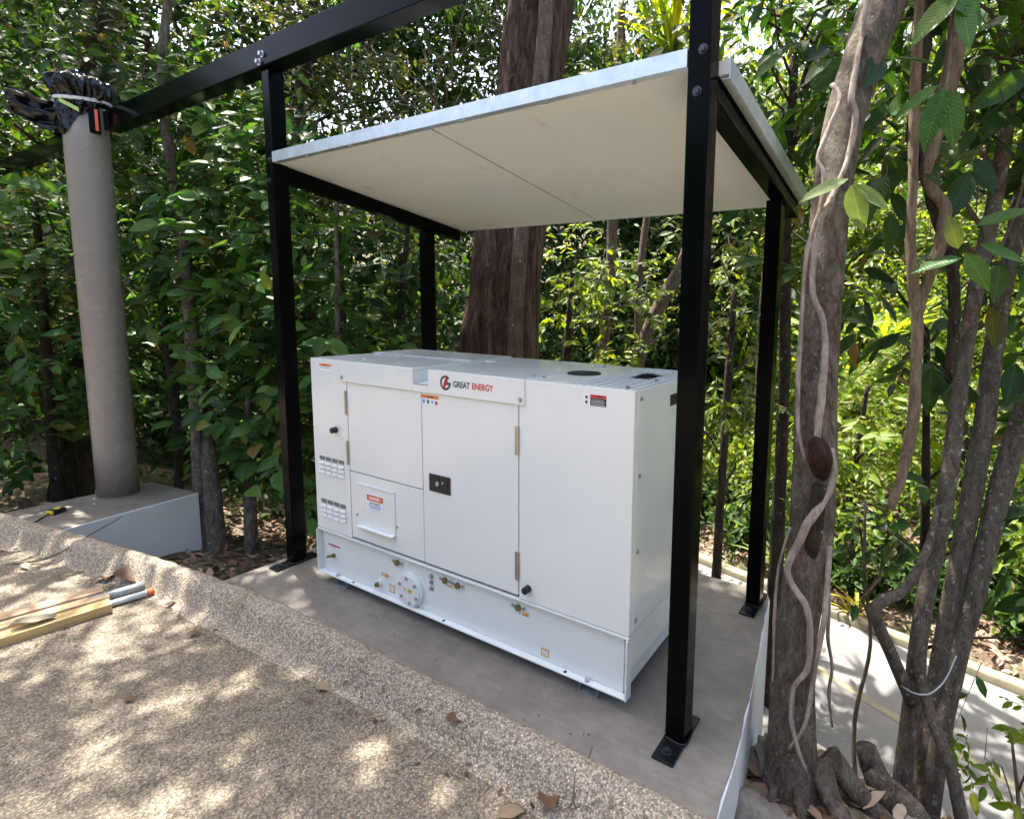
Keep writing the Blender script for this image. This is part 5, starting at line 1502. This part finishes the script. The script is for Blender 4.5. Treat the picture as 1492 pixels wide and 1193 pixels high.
# strap-leaved plants on the far bank
def bank_plant(name, label, c, n, L, mat, seed):
    g = np.random.default_rng(seed)
    t = thing(name, label, 'plant', c)
    strap_whorls(t, [(c[0], c[1], c[2] + .03), (c[0] + .06, c[1] + .05, c[2] + .12)], n, L, .13, mat, g, 1.1)
    return t
bank_plant('yellow_bromeliad', 'bright yellow strap leaved plant on the bank across the road', (.36, 4.95, float(ground_h(.36, 4.95))), 7, .34, M['leaf_yellow'], 1)
bank_plant('grassy_plant', 'pale green grassy clump beside the right rear post across the road', (-.62, 5.35, float(ground_h(-.62, 5.35))), 12, .6, M['leaf_pale'], 2)
bank_plant('young_palm', 'small bright palm like plant high on the far sunny slope', (.3, 7.4, 1.1), 12, .8, M['leaf_sun'], 3)
bank_plant('upper_palm', 'bright palm fronds above the roof beside the right front post', (-1.9, 4.3, 4.5), 12, .9, M['leaf_sun'], 4)
sf = bank_plant('staghorn_fern', 'pale staghorn fern growing on the dark trunk behind the pillar', (-6.05, -.05, .20), 7, .34, M['leaf_pale'], 5)
for o in sf.children:
    o.scale.y *= 2.2

# individually placed big leaves near the lens on the right
bl = thing('broadleaf_sprig', 'hanging sprig of big veined pale green leaves below the twisted liana', 'sprig', (.90, 1.10, 2.62))
tubes_obj('twig', [tube([(.90, 1.12, 3.3, .008), (.90, 1.10, 2.62, .006), (.88, 1.06, 2.5, .005)], .05, 6)], M['twig'], bl)
Pl = np.array([(.89, 1.07, 2.56), (.90, 1.06, 2.55), (.87, 1.08, 2.58), (.91, 1.09, 2.95), (.86, 1.1, 3.0), (.93, 1.1, 2.9)])
Dl = np.array([(-.25, -.1, -1), (.25, -.05, -1), (-.8, 0, -.5), (-.5, -.2, -.6), (.6, -.1, -.7), (.2, -.3, -1)])
Nl = np.array([(-.2, -1, .3), (.3, -1, .2), (-.1, -.8, .6), (0, -.9, .6), (.2, -.9, .5), (0, -1, .4)])
leaf_parts(bl, Pl, Dl, Nl, np.array([.26, .24, .2, .26, .24, .22]), .46, M['leaf_mid'], 'g')
bl2 = thing('lone_leaf_sprig', 'single long pale leaf crossing the front of the vine tree', 'leaf', (.63, .66, 2.08))
leaf_parts(bl2, np.array([(.60, .60, 2.12), (.61, .62, 2.10), (.62, .62, 2.10)]), np.array([(-.8, -.35, -.35), (.3, 0, -1), (.8, .2, -.6)]), np.array([(.1, -.6, .8), (0, -1, .2), (.1, -.8, .6)]), np.array([.20, .19, .17]), .46, M['leaf_pale'], 'h')
bl3 = thing('mid_leaf_sprig', 'big light green leaf pair in front of the hanging liana', 'sprig', (1.0, 1.3, 1.83))
leaf_parts(bl3, np.array([(1.02, 1.24, 1.86), (1.03, 1.24, 1.88), (1.08, 1.26, 1.92), (1.06, 1.25, 2.0), (1.0, 1.24, 1.9)]), np.array([(-1, -.2, -.25), (.6, 0, -.9), (.9, .1, -.4), (.8, 0, .3), (-.3, -.2, .9)]), np.array([(0, -.6, .9), (.1, -1, .2), (.1, -.7, .7), (-.1, -.7, .8), (0, -.9, .2)]), np.array([.22, .2, .2, .22, .16]), .46, M['leaf_mid'], 'g')

# ------------------------------------------------------------------ forest behind everything, undergrowth, litter
def forest_band():
    g = np.random.default_rng(99)
    pts = np.array([(-15, -5), (-14, 0), (-12.5, 4), (-10, 8), (-6, 10.5), (-2, 11.5), (2, 12.5), (6, 12), (10, 9), (11, 4)], float)
    seg = np.linalg.norm(np.diff(pts, axis=0), axis=1)
    cum = np.concatenate([[0], np.cumsum(seg)])
    N = 3700
    s_ = g.uniform(0, cum[-1], N)
    cx_ = np.interp(s_, cum, pts[:, 0]); cy_ = np.interp(s_, cum, pts[:, 1])
    depth = g.uniform(-1.8, 1.8, N)
    nrm = np.stack([cx_ + 2, cy_ - 1], -1); nrm /= np.linalg.norm(nrm, axis=1)[:, None]
    cx_ += nrm[:, 0] * depth; cy_ += nrm[:, 1] * depth
    top_ = np.where(cx_ < -7, 10.5, np.where(cx_ < -4.5, 8.0, 5.0)) + g.normal(0, .6, N)
    gz = ground_h(cx_, np.maximum(cy_, -.3))
    cz_ = gz + g.uniform(0, 1, N) ** 0.9 * (top_ - gz)
    n_l = 75
    C_ = np.stack([cx_, cy_, cz_], -1)
    rad = g.uniform(.35, .75, N)
    P = (C_[:, None, :] + g.normal(0, 1, (N, n_l, 3)) * rad[:, None, None] * .6).reshape(-1, 3)
    n = len(P)
    Dr = g.normal(0, 1, (n, 3)) + np.array([0, 0, -.4])
    Nr = np.array([0, 0, .8]) + g.normal(0, .45, (n, 3)) - 2.0 * np.repeat(np.c_[nrm, np.zeros(N)], n_l, 0) * .3
    L = g.uniform(.14, .30, n)
    sel = P[:, 0] < -2.6
    V, Fc = leaves_mesh(P[sel], Dr[sel], Nr[sel], L[sel], .5, 'far')
    return obj_np('forest_foliage', V, Fc, M['leaf_far'])

def hill_foliage():
    # the hillside facing the shelter across the road: one uneven leafy skin over the steep slope
    g = np.random.default_rng(55)
    N = 1500
    x = g.uniform(-9, 17, N); y = 9.5 + g.uniform(0, 1, N) * 16.0
    z = ground_h(x, y) + g.uniform(.0, .9, N) + .5 * np.sin(x * 1.7) * np.sin(y * 1.3)
    xe = g.uniform(-7, 9, 420); ye = g.uniform(12, 18, 420)
    x = np.concatenate([x, xe]); y = np.concatenate([y, ye]); z = np.concatenate([z, np.maximum(ground_h(xe, ye), 0) + g.uniform(1, 8, 420)])
    N = len(x)
    n_l = 48
    P = (np.stack([x, y, z], -1)[:, None, :] + g.normal(0, 1, (N, n_l, 3)) * np.array([.55, .45, .32])).reshape(-1, 3)
    n = len(P)
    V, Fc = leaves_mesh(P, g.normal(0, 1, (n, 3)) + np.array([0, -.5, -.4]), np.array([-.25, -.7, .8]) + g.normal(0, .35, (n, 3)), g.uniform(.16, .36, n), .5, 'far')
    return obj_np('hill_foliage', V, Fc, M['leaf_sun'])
def forest_behind():
    g = np.random.default_rng(98)
    N = 1500
    t = g.uniform(0, 1, N)
    ang = R(185) + t * R(190)
    rad_ = 13 + g.uniform(-1.5, 1.5, N)
    cx_ = -1 + rad_ * np.cos(ang); cy_ = -1 + rad_ * np.sin(ang)
    cz_ = g.uniform(-.1, 1, N) * 5.6 + 0.5
    n_l = 60
    P = (np.stack([cx_, cy_, cz_], -1)[:, None, :] + g.normal(0, 1, (N, n_l, 3)) * .5).reshape(-1, 3)
    n = len(P)
    V, Fc = leaves_mesh(P, g.normal(0, 1, (n, 3)) + np.array([0, 0, -.4]), np.array([0, 0, 1.0]) + g.normal(0, .5, (n, 3)), g.uniform(.2, .36, n), .5, 'far')
    return obj_np('forest_edge', V, Fc, M['leaf_far'])
tag(forest_behind(), 'forest edge on the near side of the driveway', 'forest', kind='stuff')
tag(forest_band(), 'mass of dark forest leaves closing off the background at left', 'forest', kind='stuff')
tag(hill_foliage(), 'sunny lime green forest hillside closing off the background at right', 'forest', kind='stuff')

def undergrowth():
    """scrubby mid-distance leaves, left of the shelter down to the slope and along the far bank"""
    g = np.random.default_rng(123)
    n_c = 900
    x = g.uniform(-13, -3.6, n_c); y = g.uniform(0.9, 7.5, n_c)
    keep = (y > 0.9 + 0.10 * (-x - 3.6)) & ~((y > road_near(x) - .4) & (y < road_far(x) + .3) & (x > -7))
    x, y = x[keep], y[keep]
    x2 = g.uniform(-6, 6, 260); y2 = road_far(x2) + g.uniform(.5, 1.6, 260)
    x3 = g.uniform(-12, -6.6, 160); y3 = g.uniform(-2.2, 1.2, 160)
    h = np.concatenate([g.uniform(.2, 4.2, len(x)), g.uniform(.05, .3, 260), g.uniform(0.3, 5, 160)])
    x = np.concatenate([x, x2, x3]); y = np.concatenate([y, y2, y3])
    z = ground_h(x, np.maximum(y, -.3)) + h
    C_ = np.stack([x, y, z], -1)
    n_l = 70
    rad = np.concatenate([g.uniform(.3, .6, len(x) - 420), g.uniform(.10, .2, 260), g.uniform(.3, .6, 160)])
    P = (C_[:, None, :] + g.normal(0, 1, (len(x), n_l, 3)) * rad[:, None, None] * .6).reshape(-1, 3)
    n = len(P)
    Dr = g.normal(0, 1, (n, 3)) + np.array([0, 0, -.3])
    Nr = np.array([.3, -.5, .8]) + g.normal(0, .45, (n, 3))
    L = g.uniform(.09, .17, n)
    ok = ~((P[:, 0] > -5.2) & (P[:, 1] < .6))
    V, Fc = leaves_mesh(P[ok], Dr[ok], Nr[ok], L[ok], .48, 'mass')
    return obj_np('undergrowth', V, Fc, M['leaf_far'])
def sunny_slope():
    g = np.random.default_rng(321)
    N = 900
    x = g.uniform(-5, 7, N); y = road_far(x) + 1.0 + g.uniform(0, 1, N) ** .8 * 8.0
    z = ground_h(x, y) + g.uniform(.05, .75, N)
    n_l = 60
    P = (np.stack([x, y, z], -1)[:, None, :] + g.normal(0, 1, (N, n_l, 3)) * np.array([.3, .3, .16])).reshape(-1, 3)
    n = len(P)
    V, Fc = leaves_mesh(P, g.normal(0, 1, (n, 3)) + np.array([0, -.4, -.3]), np.array([-.2, -.8, .8]) + g.normal(0, .35, (n, 3)), g.uniform(.10, .2, n), .48, 'far')
    return obj_np('slope_plants', V, Fc, M['leaf_sun'])
tag(sunny_slope(), 'sunny low green plants covering the slope across the road', 'plants', kind='stuff')
tag(undergrowth(), 'tangled undergrowth of leaves on the slopes behind the shelter', 'undergrowth', kind='stuff')

def litter():
    g = np.random.default_rng(5)
    n = 9000
    x = np.concatenate([g.uniform(-6.5, -2.5, 1600), g.uniform(.3, 2.4, 2400), g.uniform(-3, 5, 5000)])
    y = np.concatenate([g.uniform(-.1, 1.6, 1600), g.uniform(-.1, 2.2, 2400), road_far(x[4000:]) + g.uniform(.15, 2.6, 5000)])
    z = gh(x, y) + .012
    P = np.stack([x, y, z], -1)
    ok = ~((P[:, 0] > -5.2) & (P[:, 0] < -4.1) & (P[:, 1] < .3))
    P = P[ok]; n = len(P)
    Dr = g.normal(0, 1, (n, 3)) * np.array([1, 1, .25])
    Nr = np.array([0, 0, 1.0]) + g.normal(0, .3, (n, 3))
    V, Fc = leaves_mesh(P, Dr, Nr, g.uniform(.04, .13, n), .45, 'mass')
    return obj_np('leaf_litter', V, Fc, M['litter'])
tag(litter(), 'carpet of dry brown fallen leaves on the soil banks', 'leaf litter', kind='stuff')

# tangle of dry twigs hanging in the canopy, upper left
def tangle():
    g = np.random.default_rng(17)
    T = []
    for k in range(190):
        a = np.array([g.uniform(-5.6, -2.7), 0, g.uniform(2.5, 4.9)])
        a[1] = 0.85 + (a[0] + 5.6) * .42 + g.uniform(0, .6)
        dv = g.normal(0, 1, 3) * np.array([1, .4, .9]); dv /= np.linalg.norm(dv)
        L_ = g.uniform(.4, 1.3)
        m = a + dv * L_ * .5 + g.normal(0, .12, 3)
        e = a + dv * L_ + g.normal(0, .12, 3)
        r = g.uniform(.003, .009)
        T.append(tube([(*a, r), (*m, r * .8), (*e, r * .4)], .1, 5, .05, 0, k))
    return tubes_obj('dry_twigs', T, M['twig'])
tag(tangle(), 'tangle of dry brown twigs in the canopy above the beam', 'twigs', kind='stuff')

# rubble at the foot of the vine tree
def rock(name, c, r, seed, label, sq=(1, 1, .7)):
    g = np.random.default_rng(seed)
    bm = bmesh.new()
    bmesh.ops.create_icosphere(bm, subdivisions=4, radius=r)
    ph = g.uniform(0, 6.28, 6)
    for v in bm.verts:
        n = v.co.normalized()
        k = 1 + .16 * math.sin(3 * n.x + ph[0] + 2 * n.y) + .13 * math.sin(5 * n.y + ph[1]) + .09 * math.sin(9 * n.z + 6 * n.x + ph[2]) + .06 * math.sin(17 * n.x + 13 * n.y + ph[3]) + g.normal(0, .025)
        v.co = Vector((v.co.x * k * sq[0], v.co.y * k * sq[1], v.co.z * k * sq[2])) + Vector(c)
    o = obj_bm(name, bm, M['stone'], None, True)
    return tag(o, label, 'rubble')
rock('rubble_lump', (.50, .12, -.36), .15, 1, 'pale crumbly lump of concrete between pad wall and vine tree')
rock('rubble_lump', (.66, .10, -.42), .14, 2, 'pale rubble lump under the roots right of the pad wall')
rock('rubble_lump', (.46, .50, -.40), .13, 3, 'rough concrete lump behind the vine tree against the pad wall', (.7, 1, 1))
rock('rock', (1.02, .52, -.50), .10, 4, 'rounded brown rock beside the fallen log')
rock('rock', (.88, .44, -.46), .08, 5, 'small brown rock nearest the roots of the vine tree')

# ------------------------------------------------------------------ loose leaves and twigs on the driveway
def ground_leaf(x, y, L, ang, mat, label, wr=.55, z=None, curl=.25, tilt=0.0):
    me = single_leaf_mesh('dead_leaf', wr, curl, 0, 8, .03)
    me.materials.append(mat)
    for v in me.vertices:
        v.co = (v.co.x - .5, v.co.y, v.co.z + .25 * curl + .03 * abs(v.co.y) * 4)
    o = bpy.data.objects.new('dead_leaf', me)
    col.objects.link(o)
    if z is None:
        off = kerb_y(x) - y
        z = float(np.interp(off, [p[0] for p in prof[2:]], [p[1] for p in prof[2:]])) if off < .2 else -.063
    o.location = (x, y, z + .008 + .02 * L)
    o.rotation_euler = (tilt, 0, R(ang))
    o.scale = (L, L, L)
    return tag(o, label, 'leaf', 'fallen leaves on the driveway')
ground_leaf(-3.02, -.60, .20, 30, M['dead'], 'large curled dark brown leaf beyond the pipe ends', .7, None, .5)
ground_leaf(-3.20, -.66, .14, 160, M['dead'], 'flat dark brown leaf touching the reddish batten end', .6, None, .3)
ground_leaf(-2.13, -.64, .055, 70, M['dead'], 'small brown leaf beside the kerb right of the pipes', .7)
ground_leaf(-1.82, -.99, .05, 20, M['dead'], 'small reddish leaf alone on the open driveway', .7)
ground_leaf(-2.80, -1.04, .20, 75, M['dead_grey'], 'grey dry leaf resting on the nearest batten', .45, -.014, .2)
ground_leaf(-1.22, -.52, .07, 20, M['dead_tan'], 'tan leaf at the kerb foot nearest the generator centre', .8)
ground_leaf(-1.16, -.45, .06, 100, M['dead_tan'], 'tan leaf on the kerb slope beside another tan leaf', .7)
ground_leaf(-.53, -.40, .085, 40, M['dead'], 'reddish brown leaf lying against the kerb slope', .7)
ground_leaf(-.07, -.43, .135, 140, M['dead'], 'dark brown leaf near the bottom of the picture on the kerb', .55)
ground_leaf(-.14, -.53, .10, 60, M['dead_tan'], 'yellowish leaf just below the dark kerb leaf', .6)
ground_leaf(-1.19, -.60, .04, 80, M['dead'], 'tiny dark leaf fragment on the driveway below the tan leaves', .4)
ground_leaf(-4.45, -.95, .17, 20, M['dead_grey'], 'pale dry leaf at the far left of the driveway', .4)
ground_leaf(-3.75, -.88, .13, 10, M['dead_grey'], 'slender grey leaf on the driveway below the block', .35)
ground_leaf(-2.55, -.58, .06, 110, M['dead'], 'small curled leaf below the red pipe cap', .6)
def ground_twig(label, pts):
    o = tubes_obj('twig', [tube(pts, .02, 6, .1)], M['twig'])
    return tag(o, label, 'twig')
ground_twig('thin bent twig standing on the kerb near the bottom of the picture', [(0.00, -.26, .05, .003), (.02, -.33, .035, .0025), (.005, -.37, .04, .003), (.03, -.43, -.02, .0035), (.01, -.46, -.03, .002)])
ground_twig('long thin stick crossing the kerb in front of the block', [(-3.95, -.95, -.07, .006), (-3.75, -.78, -.03, .006), (-3.72, -.62, .045, .005), (-3.80, -.45, .075, .004), (-3.86, -.38, .08, .003)])

for o in list(col.objects):
    if o.type == 'MESH' and o.name.split('.')[0] in ('foliage', 'twigs'):
        o.data.name = o.name

def debris():
    g = np.random.default_rng(8)
    n1, n2, n3 = 150, 110, 45
    x = np.concatenate([g.uniform(-6, -2.6, n1), g.uniform(-4.5, .4, n2), g.uniform(-2.3, .35, n3)])
    off = np.concatenate([g.uniform(.2, 1.2, n1), g.normal(.20, .05, n2), -g.uniform(.0, .25, n3)])
    y = kerb_y(x) - off
    zz_ = np.where(off < 0, .004, np.where(off < .2, np.interp(off, [p[0] for p in prof[2:]], [p[1] for p in prof[2:]]), -.066 + .012 * np.clip(off - .2, 0, 1)))
    P = np.stack([x, y, zz_ + .004], -1)
    n = len(P)
    V, Fc = leaves_mesh(P, g.normal(0, 1, (n, 3)) * np.array([1, 1, .1]), np.array([0, 0, 1.0]) + g.normal(0, .25, (n, 3)), g.uniform(.008, .035, n) * np.where(off < 0, .5, 1), .5, 'mass')
    return obj_np('leaf_fragments', V, Fc, M['litter'])
tag(debris(), 'tiny dry leaf fragments scattered over the driveway and pad', 'debris', kind='stuff')
